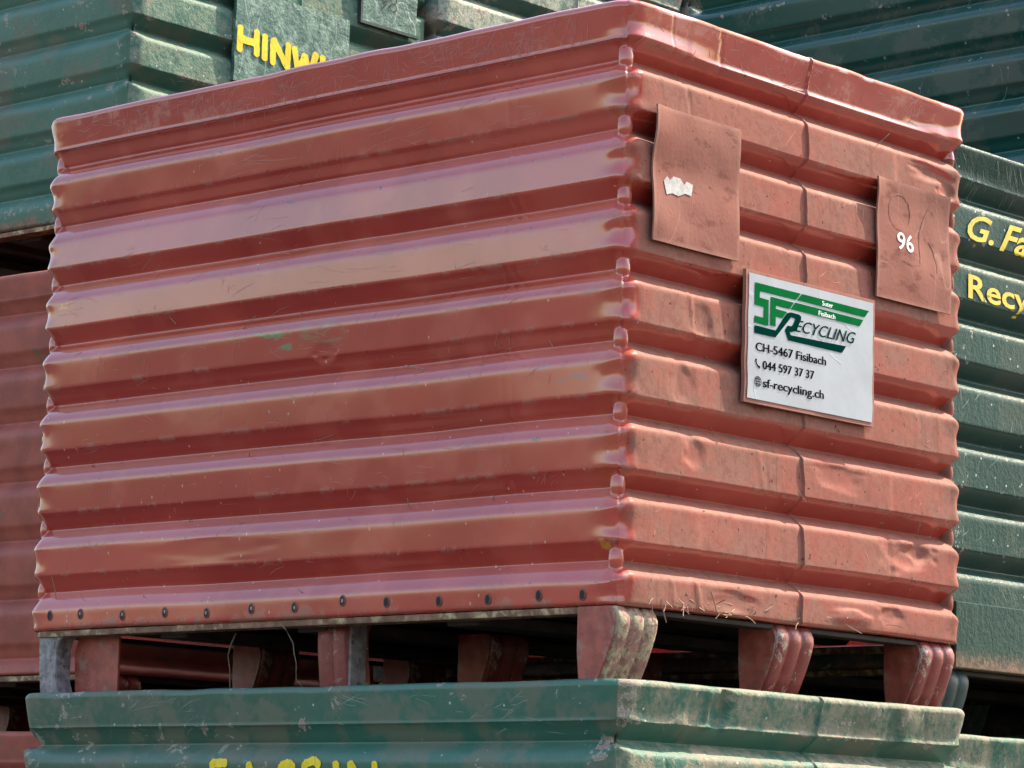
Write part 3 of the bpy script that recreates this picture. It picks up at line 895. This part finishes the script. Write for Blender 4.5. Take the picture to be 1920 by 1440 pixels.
def tube(pts, r, name, mat, parent=None, taper=0.5):
    pts = [Vector(p) for p in pts]
    V, F = [], []
    n = 6
    for i, p in enumerate(pts):
        d = (pts[min(i + 1, len(pts) - 1)] - pts[max(i - 1, 0)]).normalized()
        a = d.orthogonal().normalized(); b = d.cross(a)
        rr = r * (1 - (1 - taper) * i / (len(pts) - 1))
        for k in range(n):
            th = 2 * math.pi * k / n
            V.append(p + a * rr * math.cos(th) + b * rr * math.sin(th))
    for i in range(len(pts) - 1):
        for k in range(n):
            F.append((i * n + k, i * n + (k + 1) % n, (i + 1) * n + (k + 1) % n, (i + 1) * n + k))
    me = mesh_from(V, F, name, True); me.materials.append(mat)
    return link(name, me, parent)

# ================================================================== the yard floor
STACKS = {'main': (0.0, 0.0, -1.021), 'right': (-0.06, 0.83, -1.052), 'left': (-1.45, 0.36, -1.057), 'far_mid': (-1.73, 1.436, -1.130), 'far_right': (-0.03, 1.665, -1.016), 'last_left': (-1.72, 2.256, -1.081), 'sky_block': (-0.03, 2.50, -1.084)}
def ground():
    t = np.concatenate([-np.geomspace(200, 4, 14), np.linspace(-3.6, 3.6, 61), np.geomspace(4, 200, 14)])
    X, Y = np.meshgrid(t - 0.6, t + 0.8)
    num = 0; den = 0
    for x, y, z in STACKS.values():
        d2 = np.maximum(np.hypot(np.maximum(np.abs(X - x + 0.6) - 0.6, 0), np.maximum(np.abs(Y - y - 0.4) - 0.4, 0)), 0.01) ** 3
        num = num + (z - 0.002) / d2; den = den + 1 / d2
    den = den + 0.5; num = num + 0.5 * -1.06
    Z = num / den
    P = np.stack([X, Y, Z], 2)
    n = len(t)
    f = [(i * n + j, i * n + j + 1, (i + 1) * n + j + 1, (i + 1) * n + j) for i in range(n - 1) for j in range(n - 1)]
    me = mesh_from(P.reshape(-1, 3), f, 'ground', True); me.materials.append(M['ground'])
    return tag(link('ground', me), 'dark asphalt yard floor under the crate stacks', None, None, 'structure')
ground()

# ================================================================== the red crate
def crate_root(x, y, z0, label, group=None, rz=0.0):
    e = empty('metal_crate', (x, y, z0 - FEET), rz)
    return tag(e, label, 'crate', group)

red = crate_root(0, 0, 0, 'glossy brick-red corrugated steel crate with white recycling sign, on top of green crate')
DENTS = [(1, 0.66, 0.122, 0.05, 0.022, -0.006), (1, 0.70, 0.128, 0.03, 0.012, -0.004), (1, 0.30, 0.305, 0.02, 0.012, -0.004), (1, 0.72, 0.71, 0.05, 0.010, -0.005),
         (1, 0.76, 0.69, 0.02, 0.012, -0.005), (1, 0.62, 0.03, 0.03, 0.012, -0.0035), (1, 0.17, 0.40, 0.02, 0.02, -0.003), (1, 0.24, 0.39, 0.012, 0.02, -0.003), (1, 0.13, 0.31, 0.02, 0.03, -0.003),
         (1, 0.25, 0.02, 0.05, 0.012, -0.0025), (1, 0.52, 0.02, 0.05, 0.010, 0.004), (1, 0.16, 0.22, 0.02, 0.02, -0.003), (1, 0.50, 0.22, 0.05, 0.015, -0.003),
         (0, 1.2 - 0.78, 0.108, 0.10, 0.016, -0.0005), (0, 1.2 - 0.55, 0.385, 0.02, 0.01, -0.003)]
#          bottom band, then the seven flats upward, then the rim (lean of the side-wall flats, radians)
TILTS = [0.050, 0.074, 0.078, 0.092, 0.110, 0.040, -0.005, 0.165, 0.22]
BR_ = Body(11, 'knob', dents=DENTS, tilts=TILTS, flat_lean=0.05, rim_dust=0.03)
BR_.build(red, M['red'])
underside(red, [('end:mud', 0, 0.004), ('end:worn', 0, 0.353), ('end:worn', 0, 0.706), ('front', -0.612, 0.045), ('end:worn', -0.52, 0.33), ('hoop', -1.152, 0.012), ('end:worn', -1.04, 0.35), ('end:worn', -1.04, 0.70), ('end:worn', -0.55, 0.69)])

# rivets along the lower edge of the side wall
def rivet_meshes():
    out = []
    def disc(r0, r1, x0, x1, mat, name, sy=1.25):
        V, F = [], []
        n = 14
        for r, d in ((r0, x0), (r1, x1)):
            for k in range(n):
                th = 2 * math.pi * k / n
                V.append((r * math.cos(th), -d, r * sy * math.sin(th)))
        for k in range(n): F.append((k, (k + 1) % n, n + (k + 1) % n, n + k))
        F.append(tuple(range(n, 2 * n)))
        me = mesh_from(V, F, name); me.materials.append(mat); return me
    out.append(disc(0.0068, 0.0050, 0.0, 0.0012, M['grime'], 'collar'))
    out.append(disc(0.0042, 0.0038, 0.0012, 0.0016, M['hole'], 'hole', 1.5))  # wall is not cut: dark disc stands in for the hole's shade
    out.append(disc(0.0021, 0.0015, 0.0015, 0.0021, M['pale'], 'core', 1.4))  # pale disc paints the glint of light inside the hole
    return out
RV = rivet_meshes()
for i, (x, z) in enumerate([(-1160, 22), (-1087, 22), (-989, 17), (-892, 18), (-799, 14), (-702, 17), (-611, 16), (-513, 22), (-426, 17), (-325, 15), (-233, 14), (-140, 16), (-62, 14)]):
    p = BR_.at(0, W1 + x * 0.001, z * 0.001 + 0.001, 0.0004)[0]
    r = link('rivet', RV[0], red); r.location = p
    h = link('hole', RV[1], r)
    if i not in (0, 8, 9, 10, 11, 12):
        c = link('core', RV[2], r); c.location = (random.uniform(0, 0.0014), 0, random.uniform(-0.001, 0.0012))

# the two small plates
def px1(y, z):
    u, v = (y - 0.05) / 0.19, (z - 0.497) / 0.188
    return 0.0068 + 0.0022 * np.sin(v * 7.5 + 0.8) * np.exp(-((v - 0.62) / 0.35) ** 2) + 0.0034 * np.exp(-(u / 0.14) ** 2) * (0.4 + v) * (0.7 + 0.5 * np.sin(v * 9)) + 0.0025 * np.exp(-(((u - 0.15) / 0.15) ** 2 + ((v - 0.1) / 0.15) ** 2)) + 0.0006 * vn(y / 0.03, z / 0.03, 3)
pl1 = link('plate', sheet('plate', 0.050, 0.240, 0.497, 0.685, px1, M['plate_red']), red)
def px2(y, z):
    u, v = (y - 0.568) / 0.19, (z - 0.497) / 0.18
    d = ((u - 0.82) / 0.36) ** 2 + ((v - 0.66) / 0.34) ** 2
    return 0.0085 - 0.0042 * np.exp(-d ** 2) + 0.0010 * np.sin(v * 6) + 0.0005 * vn(y / 0.03, z / 0.03, 5) + 0.003 * np.exp(-((u / 0.1) ** 2)) * np.exp(-((v - 0.9) / 0.15) ** 2)
pl2 = link('plate', sheet('plate', 0.568, 0.760, 0.497, 0.678, px2, M['plate_red']), red)
on2 = lambda y, z: px2(y, z) + 0.0007
place_text('number', '96', 0.617, 0.662, 0.576, 0.602, on2, M['white_text'], pl2, bold=0.012)
rngp = np.random.RandomState(4)
tp = [(0.073, 0.583), (0.080, 0.590), (0.086, 0.586), (0.094, 0.592), (0.110, 0.592), (0.117, 0.584), (0.123, 0.590), (0.137, 0.588), (0.134, 0.578), (0.132, 0.571), (0.118, 0.572), (0.104, 0.566), (0.090, 0.568), (0.078, 0.564), (0.075, 0.573)]
ts = poly_plate('torn_sticker', tp, 0.0, M['paper'], pl1)
for q in ts.data.vertices: q.co.x = float(px1(np.array(q.co.y), np.array(q.co.z - FEET))) + 0.0008
def scribble(pts, r=0.0003):
    tube([(float(px2(np.array(y), np.array(z))) + 0.0003, y, z + FEET) for y, z in pts], r, 'pencil_mark', M['ink'], pl2, 0.5)
scribble([(0.625 + 0.028 * math.cos(t), 0.632 + 0.027 * math.sin(t)) for t in np.linspace(-0.6, 5.0, 24)])
scribble([(0.708, 0.655), (0.698, 0.643), (0.688, 0.628), (0.681, 0.610), (0.679, 0.590), (0.680, 0.572), (0.676, 0.560), (0.655, 0.556), (0.63, 0.561)], 0.0004)
scribble([(0.705, 0.60), (0.716, 0.588), (0.722, 0.572), (0.724, 0.556), (0.716, 0.548), (0.706, 0.551)], 0.0003)

# the sign
SY0, SY1, SZ0, SZ1 = 0.252, 0.560, 0.301, 0.489
def spx(y, z): return 0.0100 + 0.0004 * vn(y / 0.05, z / 0.05, 9)
sign = link('sign_panel', sheet('sign_panel', SY0, SY1, SZ0, SZ1, spx, M['plate_red'], 0.006), red)
st_y0, st_y1, st_z0, st_z1 = SY0 + 0.0055, SY1 - 0.0055, SZ0 + 0.006, SZ1 - 0.005
def stx(y, z): return 0.0110 + 0.0002 * vn(y / 0.03, z / 0.03, 19)
link('sticker', sheet('sticker', st_y0, st_y1, st_z0, st_z1, stx, M['sticker'], 0.0004), sign)
def S(px, py):
    """position on the sticker of a point measured on the straightened sign (0..983 across, 0..975 down)"""
    u = (px - 92) / 983.0
    v = (py - (155 + 230 * u)) / (975 - 50 * u)
    return (st_y0 + u * (st_y1 - st_y0), st_z1 - v * (st_z1 - st_z0))
XS = 0.0117
def logo(pts, mat, name='emblem', lift=0.0):
    poly_plate(name, [S(*p) for p in pts], XS + lift, mat, sign)
logo([(137, 232), (491, 316), (453, 365), (174, 300), (174, 352), (243, 370), (243, 572), (137, 545), (137, 492), (208, 510), (208, 425), (137, 406)], M['logo_green'])
logo([(258, 343), (437, 387), (405, 437), (298, 411), (298, 437), (386, 460), (350, 510), (298, 497), (298, 576), (258, 566)], M['logo_green'])
logo([(499, 318), (1040, 447), (1005, 495), (461, 365)], M['logo_green'])
logo([(447, 385), (993, 517), (965, 565), (411, 437)], M['logo_green'])
logo([(137, 567), (300, 606), (362, 500), (385, 470), (412, 462), (440, 468), (418, 500), (298, 660), (137, 628)], M['logo_dark'])
logo([(418, 500), (440, 468), (478, 478), (495, 495), (494, 520), (462, 590), (445, 610), (415, 618), (405, 612), (415, 640), (855, 722), (822, 773), (397, 680), (370, 600), (390, 566), (418, 572), (432, 560), (450, 520), (444, 508)], M['logo_dark'])
def sign_text(name, s, px0, py0, px1, py1, cap, mat, bold=0.0, shear=0.0, lift=0.0, heavy=()):
    """text whose baseline runs from (px0,py0) to (px1,py1) as measured, with capitals cap px tall"""
    y0, zb = S(px0, py0); y1, zb1 = S(px1, py1)
    _, zt = S(px0, py0 - cap)
    place_text(name, s, y0, y1, zb, zt, XS + lift, mat, sign, bold, shear, slope=zb1 - zb, heavy=heavy)
sign_text('lettering', 'Suter', 658, 405, 743, 425, 36, M['print_white'], 0.0, 0, 0.0003, (0.0004,))
sign_text('lettering', 'Fisibach', 630, 482, 762, 512, 36, M['print_white'], 0.0, 0, 0.0003, (0.0004,))
sign_text('lettering', 'ECYCLING', 447, 610, 930, 706, 92, M['logo_dark'], 0.0, 0.38, 0.0003, (0.0005,))
sign_text('lettering', 'CH-5467 Fisibach', 148, 764, 692, 872, 66, M['black_print'], 0.0, heavy=(0.0005, 0.0010))
sign_text('lettering', '044 597 37 37', 203, 906, 600, 980, 64, M['black_print'], 0.0, heavy=(0.0005, 0.0010))
sign_text('lettering', 'sf-recycling.ch', 206, 1046, 677, 1132, 66, M['black_print'], 0.0, heavy=(0.0005, 0.0010))
# handset and globe
def ribbon(pts, w, mat, name, parent):
    V, F = [], []
    P2 = [np.array(S(*p)) for p in pts]
    for i, p in enumerate(P2):
        d = P2[min(i + 1, len(P2) - 1)] - P2[max(i - 1, 0)]; d = d / np.linalg.norm(d); nn = np.array([-d[1], d[0]]) * w[i] / 2 if hasattr(w, '__len__') else np.array([-d[1], d[0]]) * w / 2
        V += [(XS, *(p + nn + [0, FEET])), (XS, *(p - nn + [0, FEET]))]
    for i in range(len(P2) - 1): F.append((2 * i, 2 * i + 1, 2 * i + 3, 2 * i + 2))
    me = mesh_from(V, F, name); me.materials.append(mat); return me
hs = ribbon([(153, 828), (152, 845), (157, 868), (168, 886), (183, 898)], [0.004, 0.0025, 0.0021, 0.0025, 0.004], M['black_print'], 'phone_symbol', sign)
link('phone_symbol', hs, sign)
gm = None
parts = []
cxg, cyg, rg = 169, 1005, 25
for k, pts in enumerate(([(cxg + rg * math.cos(t), cyg + 1.5 * rg * math.sin(t) + 0.23 * rg * math.cos(t)) for t in np.linspace(0, 2 * math.pi, 25)],
            [(cxg + 0.5 * rg * math.cos(t), cyg + 1.5 * rg * math.sin(t) + 0.11 * rg * math.cos(t)) for t in np.linspace(0, 2 * math.pi, 25)],
            [(cxg, cyg - 1.5 * rg), (cxg, cyg + 1.5 * rg)], [(cxg - rg, cyg - 6), (cxg + rg, cyg + 6)],
            [(cxg - rg * .85, cyg - 25), (cxg + rg * .85, cyg - 14)], [(cxg - rg * .85, cyg + 14), (cxg + rg * .85, cyg + 25)])):
    parts.append(ribbon(pts, 0.0009, M['black_print'], 'globe_symbol', sign))
bm = bmesh.new()
for k, p in enumerate(parts):
    for v in p.vertices: v.co.x += 0.00008 * k
    bm.from_mesh(p)
gme = bpy.data.meshes.new('globe_symbol'); bm.to_mesh(gme); bm.free(); gme.materials.append(M['black_print'])
link('globe_symbol', gme, sign)

# ================================================================== the green crates
GREENS = 'green steel crates of the stacks'
low = crate_root(0.008, -0.004, -0.923, 'weathered green crate directly under the red crate, yellow lettering on its side', GREENS)
BL_ = Body(23, 'notch', hi=True, tilts=[0.15] * 9, dents=[(1, 0.215, 0.79, 0.022, 0.022, -0.009), (1, 0.165, 0.785, 0.02, 0.04, -0.003), (1, 0.62, 0.78, 0.018, 0.03, -0.006), (1, 0.66, 0.79, 0.02, 0.03, 0.003), (1, 0.30, 0.70, 0.05, 0.01, -0.003)], seam=0.435, dust_side=0.12, wave=1.0, soft=1.2)
BL_.build(low, M['teal'])
underside(low, GREEN_FEET)
# rim of this crate is chalky on the end wall
brush_word([('F', .448, .478, .650, .716), ('A', .512, .542, .650, .715), ('S', .588, .620, .650, .716), ('S', .637, .672, .650, .7195), ('I', .699, .712, .650, .716), ('N', .734, .782, .650, .7155)], 0.0125,
           lambda u, v, l: BL_.at(0, u, v, 0.0011 + l)[0], M['yellow'], low, 3)

right = crate_root(-0.06, 0.83, -0.03, 'dark green crate behind the red one, with ochre lettering on two ribs', GREENS, 0.0)
BRt = Body(37, 'notch', hi=False, seam=0.44, dust_side=0.1, dust_end=0.7, wave=0.6, creases=False)
BRt.build(right, M['green_drip'])
underside(right, GREEN_FEET)
kp = bevel_box(0.004, 0.009, 0.035, 0.765, FEET + 0.001, FEET + 0.103, 0.0015, 'kick_plate'); kp.materials.append(M['green_drip'])
for nm in ('dust', 'wear', 'corner', 'fade', 'mott', 'grit'):
    a = kp.attributes.new(nm, 'FLOAT', 'POINT'); a.data.foreach_set('value', np.full(len(kp.vertices), {'dust': 0.7, 'wear': 0.1, 'corner': 0.1}.get(nm, 0.5), np.float32))
link('kick_plate', kp, right)
def wall_text(s, y0, y1, zb, zt, bold, shear, parent, body, mat, name='lettering'):
    o = place_text(name, s, y0, y1, zb, zt, 0.0, mat, parent, bold, shear)
    bm = bmesh.new(); bm.from_mesh(o.data)
    bmesh.ops.triangulate(bm, faces=bm.faces[:])
    bmesh.ops.subdivide_edges(bm, edges=[e for e in bm.edges if e.calc_length() > 0.012], cuts=1)
    bmesh.ops.triangulate(bm, faces=bm.faces[:])
    v = np.array([q.co[:] for q in bm.verts])
    pos = body.at(1, v[:, 1], v[:, 2] - FEET, 0.0016)
    for q, p in zip(bm.verts, pos): q.co = p
    bm.to_mesh(o.data); bm.free()
    return o
wall_text('G.', 0.074, 0.148, 0.676, 0.718, 0.018, 0.35, right, BRt, M['ochre'])
wall_text('Fau', 0.166, 0.30, 0.672, 0.718, 0.018, 0.45, right, BRt, M['ochre'])
wall_text('Recycling', 0.077, 0.415, 0.582, 0.620, 0.018, 0.0, right, BRt, M['ochre'])

right_low = crate_root(-0.055, 0.83, -0.955, 'dusty green crate beneath the ochre-lettered crate, only its chalky rim showing', GREENS)
BRl = Body(41, 'notch', hi=False, seam=0.43, dust_side=0.1, dents=[(1, 0.14, 0.80, 0.02, 0.02, -0.004)])
BRl.build(right_low, M['teal'])
underside(right_low, GREEN_FEET)
plx = lambda y, z: 0.007 + 0.0006 * vn(y / 0.03, z / 0.03, 3)
link('plate', sheet('plate', 0.115, 0.30, 0.58, 0.768, plx, M['plate_green']), right_low)

UL = crate_root(-1.746, 0.616, 0.845, 'green crate up at the left, yellow brushed letters on its plate', GREENS)
BU = Body(53, 'notch', hi=False, seam=0.44, dust_side=0.2, wave=1.0, soft=1.2, tilts=[0.16] * 9, flat_lean=0.04)
UL_mesh = BU.build(UL, M['green'])
underside(UL, GREEN_FEET, 1.6)
hp = link('sign_panel', sheet('sign_panel', 0.257, 0.568, 0.301, 0.487, lambda y, z: 0.010 + 0.0008 * vn(y / 0.05, z / 0.05, 2), M['plate_green'], 0.008), UL)
# brushed word, running slightly downhill
def hb(g, u0, u1, k): return (g, u0, u1, 0.362 - k, 0.410 - k)
brush_word([hb('H', .268, .313, 0.0), hb('I', .331, .338, .004), hb('N', .357, .398, .008), hb('W', .415, .475, .012), hb('I', .489, .496, .014), hb('L', .515, .545, .020)], 0.0155,
           lambda u, v, l: (float(0.0116 + 0.0008 * vn(np.array(u / 0.05), np.array(v / 0.05), 2)) + l, u, v + FEET), M['yellow'], hp, 8)
np_ = link('plate', sheet('plate', 0.60, 0.765, 0.495, 0.68, lambda y, z: 0.007 + 0.0006 * vn(y / 0.03, z / 0.03, 6), M['plate_green']), UL)
place_text('number', '98', 0.655, 0.705, 0.532, 0.566, 0.0082, M['hole'], np_, bold=-0.02)
lip = prism([(0.597, 0.490 + FEET), (0.768, 0.490 + FEET), (0.768, 0.496 + FEET), (0.603, 0.496 + FEET), (0.603, 0.68 + FEET), (0.597, 0.68 + FEET)], 0.003, 0.012, 'x', 'plate_holder'); lip.materials.append(M['foot_green'])
link('plate_holder', lip, UL)

UL2 = crate_root(-1.73, 1.436, 0.811, 'pale green crate peeping over the red rim at the top', GREENS)
BU2 = Body(59, 'notch', hi=False, seam=0.44, dust_side=0.3)
M['green_pale'] = paint_green('pale_green_paint', (0.035, 0.10, 0.088), (0.05, 0.12, 0.10), (0.36, 0.37, 0.29), 1.0, 0.5, 1.0)  # much paler dust tone over nearly the same green
plain_share = BU2.build(UL2, M['green_pale'])
underside(UL2, GREEN_FEET)

BRk = crate_root(-0.03, 1.665, 0.925, 'deep green glossy crate high at the back on the right, in shade', GREENS)
BB = Body(67, 'notch', hi=False, seam=0.44, dust_side=0.0, wave=0.8, creases=False, tilts=[0.19] * 9)
dark_share = BB.build(BRk, M['green_dark'])
underside(BRk, GREEN_FEET)

# the old red crates of the left stack
ZV_LOW = [0.030, 0.134, 0.239, 0.346, 0.451, 0.553, 0.649]
REDS = 'old matt red crates of the left stack'
left = crate_root(-1.45, 0.365, -0.038, 'matt old red crate with mud stains, left of the glossy red crate', REDS)
BLf = Body(71, 'notch', zv=ZV_LOW, H=0.721, depth=0.018, hi=False, dust_side=0.0, soft=1.6, tilts=[0.15] * 8)
left_share = BLf.build(left, M['red_old'])
underside(left, [('end:worn', f[1], f[2]) for f in GREEN_FEET])
left_low = crate_root(-1.45, 0.36, -0.960, 'rust-stained red crate at the lower left under the matt one', REDS)
BLl = Body(73, 'notch', hi=False, seam=0.44)
BLl.build(left_low, M['red_old'])
underside(left_low, [('end:worn', f[1], f[2]) for f in GREEN_FEET])

# crates that carry the upper rear ones, plus an unseen pair blocking sky (same pressing, shared meshes)
UL3 = crate_root(-1.72, 2.256, 0.860, 'shaded green crate end just left of the dark rear crate at the top', GREENS)
BU2.build(UL3, M['green_pale'], share=plain_share)
underside(UL3, GREEN_FEET)
HID = 'crates carrying the upper rear row'
for (x, y, z0) in ((-1.73, 1.436, -0.111), (-1.73, 1.436, -1.022 - 0.011), (-0.03, 1.665, 0.003), (-0.03, 1.665, -0.912 - 0.007), (-1.72, 2.256, -0.062), (-1.72, 2.256, -0.984), (-0.03, 2.50, -0.065), (-0.03, 2.50, -0.987)):  # last pair carries nothing; added to close a gap where sky showed
    e = crate_root(x, y, z0, 'green crate low in the rear row, hidden behind the front stacks', HID)
    BU2.build(e, M['green_pale'], share=plain_share)
    underside(e, GREEN_FEET)

# ================================================================== scratch marks
def scratches(body, parent, specs, mat, seed):
    """thin scored strokes lying on a wall. specs: (count, face, t0, t1, z0, z1, angle, spread, len0, len1, width)"""
    rng = np.random.RandomState(seed)
    by = {0: [], 1: []}
    for cnt, f, t0, t1, z0, z1, an, sp, l0, l1, w in specs:
        c0 = None
        for i in range(cnt):
            if c0 is None or rng.rand() < 0.45: c0 = (rng.uniform(t0, t1), rng.uniform(z0, z1), rng.normal(0, sp * 0.5))
            t, z = c0[0] + rng.normal(0, 0.02), c0[1] + rng.normal(0, 0.008)
            a = an + c0[2] + rng.normal(0, sp * 0.6)
            L = rng.uniform(l0, l1) * (1 if rng.rand() < 0.8 else 1.8); k = rng.normal(0, 0.18)
            ww = w * rng.uniform(0.4, 1.0)
            for j in range(6):
                u = j / 5
                aa = a + k * (u - 0.5)
                pt = t + L * (u - 0.5) * math.cos(aa); pz = z + L * (u - 0.5) * math.sin(aa)
                hw = ww / 2 * (0.25 + 0.75 * math.sin(math.pi * min(max(u, 0.05), 0.95)))
                for sg in (1, -1):
                    by[f].append((np.clip(pt - sg * hw * math.sin(aa), 0.004, (W1 if f == 0 else W2) - 0.004), np.clip(pz + sg * hw * math.cos(aa), 0.008, body.H - 0.012)))
    V, F = [], []
    for f, pts in by.items():
        if not pts: continue
        pts = np.array(pts)
        P = body.at(f, pts[:, 0], pts[:, 1], 0.00035)
        b = len(V); V += P.tolist()
        for s_ in range(len(P) // 12):
            for j in range(5):
                q = b + s_ * 12 + 2 * j
                F.append((q, q + 1, q + 3, q + 2) if f == 0 else (q, q + 1, q + 3, q + 2))
    me = mesh_from(V, F, 'scratch_marks'); me.materials.append(mat)
    o = link('scratch_marks', me, parent); o['kind'] = 'stuff'
    return o
M['scr_red'] = plain('scored_red_paint', (0.52, 0.20, 0.165), 0.6, 0.2, 60, 0.3, 0)
M['scr_green'] = plain('scored_green_paint', (0.22, 0.27, 0.235), 0.6, 0.3, 60, 0.3, 0)
R0, R1 = 0.774, 0.814
scratches(BR_, red, [(320, 0, 0.22, 1.15, R0, R1, 1.2, 0.9, 0.005, 0.026, 0.0013), (150, 0, 0.1, 1.15, R0, R1, 0.1, 0.3, 0.01, 0.04, 0.0009),
    (50, 0, 0.1, 1.1, 0.676, 0.708, 1.0, 0.9, 0.01, 0.03, 0.0009), (26, 0, 0.1, 1.1, 0.676, 0.708, 0.1, 0.2, 0.03, 0.09, 0.0008), (60, 0, 0.05, 1.1, 0.48, 0.62, 0.1, 0.35, 0.01, 0.06, 0.0007), (90, 0, 0.05, 1.15, 0.03, 0.72, 0.05, 0.25, 0.01, 0.05, 0.0007), (120, 0, 0.05, 1.15, 0.03, 0.50, 1.3, 0.5, 0.003, 0.012, 0.0009), (60, 0, 0.1, 1.1, 0.29, 0.45, 0.6, 0.8, 0.008, 0.04, 0.0008),
    (40, 0, 0.1, 1.1, 0.09, 0.24, 0.6, 0.9, 0.005, 0.02, 0.0008), (130, 1, 0.05, 0.75, R0, R1, -0.2, 0.9, 0.005, 0.026, 0.0014), (40, 1, 0.06, 0.75, 0.08, 0.72, 0.9, 0.9, 0.006, 0.025, 0.0009)], M['scr_red'], 5)
scratches(BL_, low, [(60, 0, 0.05, 1.15, R0 - 0.01, R1, 0.1, 0.4, 0.01, 0.04, 0.0012), (30, 1, 0.05, 0.75, R0, R1, 0.1, 0.8, 0.01, 0.03, 0.001)], M['scr_green'], 6)
scratches(BRt, right, [(50, 1, 0.05, 0.3, R0 - 0.01, R1, -1.0, 0.25, 0.012, 0.04, 0.0013), (40, 1, 0.05, 0.3, 0.1, 0.52, 1.3, 0.7, 0.008, 0.03, 0.001)], M['scr_green'], 7)
scratches(BU, UL, [(60, 0, 0.8, 1.18, 0.1, 0.7, 0.6, 0.9, 0.008, 0.03, 0.0013), (30, 1, 0.02, 0.25, 0.25, 0.6, 0.6, 0.9, 0.008, 0.03, 0.0013)], M['scr_green'], 8)
scratches(BB, BRk, [(50, 0, 0.1, 0.9, 0.1, 0.5, 0.5, 0.9, 0.008, 0.05, 0.0010)], M['scr_green'], 9)

# ================================================================== bits of plant matter
tw = tube([(-0.636, -0.004, -0.006), (-0.622, -0.007, -0.014), (-0.614, -0.006, -0.024), (-0.607, -0.004, -0.036), (-0.600, -0.008, -0.052), (-0.597, -0.006, -0.064), (-0.600, -0.003, -0.078), (-0.596, -0.006, -0.088), (-0.590, 0.002, -0.099)], 0.0010, 'dry_twig', M['twig'])
tag(tw, 'thin dry twig hanging beside the ribbed middle foot of the red crate', 'twig')
tw2 = tube([(-0.786, 0.05, -0.012), (-0.797, 0.05, -0.030), (-0.802, 0.05, -0.045), (-0.797, 0.05, -0.065), (-0.795, 0.05, -0.10)], 0.0014, 'dry_twig', M['twig'])
tag(tw2, 'bent grey twig under the red crate near its left end', 'twig')
def straw():
    rng = np.random.RandomState(12)
    V, F = [], []
    def strand(p, d, L, r, bend):
        b = len(V); p = np.array(p, float); d = np.array(d, float); d /= np.linalg.norm(d)
        for i in range(5):
            t = i / 4
            q = p + d * L * t + bend * t * t
            V.extend([q + [0, 0, r], q + [0.7 * r, 0.7 * r, -r], q + [-0.7 * r, -0.7 * r, -r]])
        for i in range(4):
            for k in range(3):
                F.append((b + 3 * i + k, b + 3 * i + (k + 1) % 3, b + 3 * i + 3 + (k + 1) % 3, b + 3 * i + 3 + k))
    for i in range(44):      # tangle along the lower edge of the end wall
        y = rng.uniform(0.05, 0.30) if i < 32 else rng.uniform(0.3, 0.75); z = rng.uniform(0.0, 0.018)
        p = BR_.at(1, y, max(z, 0.004), 0.0005)[0] - [0, 0, FEET]
        strand(p, (rng.uniform(-0.1, 0.5), rng.uniform(-1, 1), rng.uniform(-0.5, 0.5)), rng.uniform(0.008, 0.026), rng.uniform(0.0003, 0.0007), rng.uniform(-1, 1, 3) * [0.002, 0.008, 0.008])
    for i in range(60):      # bits caught on the ledges of the grooves
        f = 0 if i < 38 else 1
        t = rng.uniform(0.06, 1.12) if f == 0 else rng.uniform(0.06, 0.74)
        k = rng.randint(0, 5) if f == 0 else rng.randint(0, 8)
        z = ZV_FULL[k] - rng.uniform(-0.012, 0.022)
        p = BR_.at(f, t, z, 0.0006)[0] - [0, 0, FEET]
        a = rng.uniform(-1, 1); zz = rng.uniform(-1, 1)
        d = (a, -0.15, zz * 0.8) if f == 0 else (0.15, a, zz * 0.6)
        strand(p, d, rng.uniform(0.004, 0.014) if i % 7 else 0.035, rng.uniform(0.0003, 0.0006), rng.uniform(-1, 1, 3) * 0.003)
    for y, z, dy, dz in ((0.335, 0.245, 0.05, -0.075), (0.215, 0.262, 0.006, -0.03), (0.70, 0.15, -0.02, 0.04), (0.745, 0.16, 0.012, -0.05)):
        p = BR_.at(1, y, z, 0.004)[0] - [0, 0, FEET]
        strand(p, (0.02, dy, dz), math.hypot(dy, dz), 0.0004, np.array([0.003, 0.003, 0.002]))
    me = mesh_from(V, F, 'straw'); me.materials.append(M['straw'])
    return tag(link('straw', me), 'short bits of dry straw stuck to the red crate', 'straw', None, 'stuff')
straw()
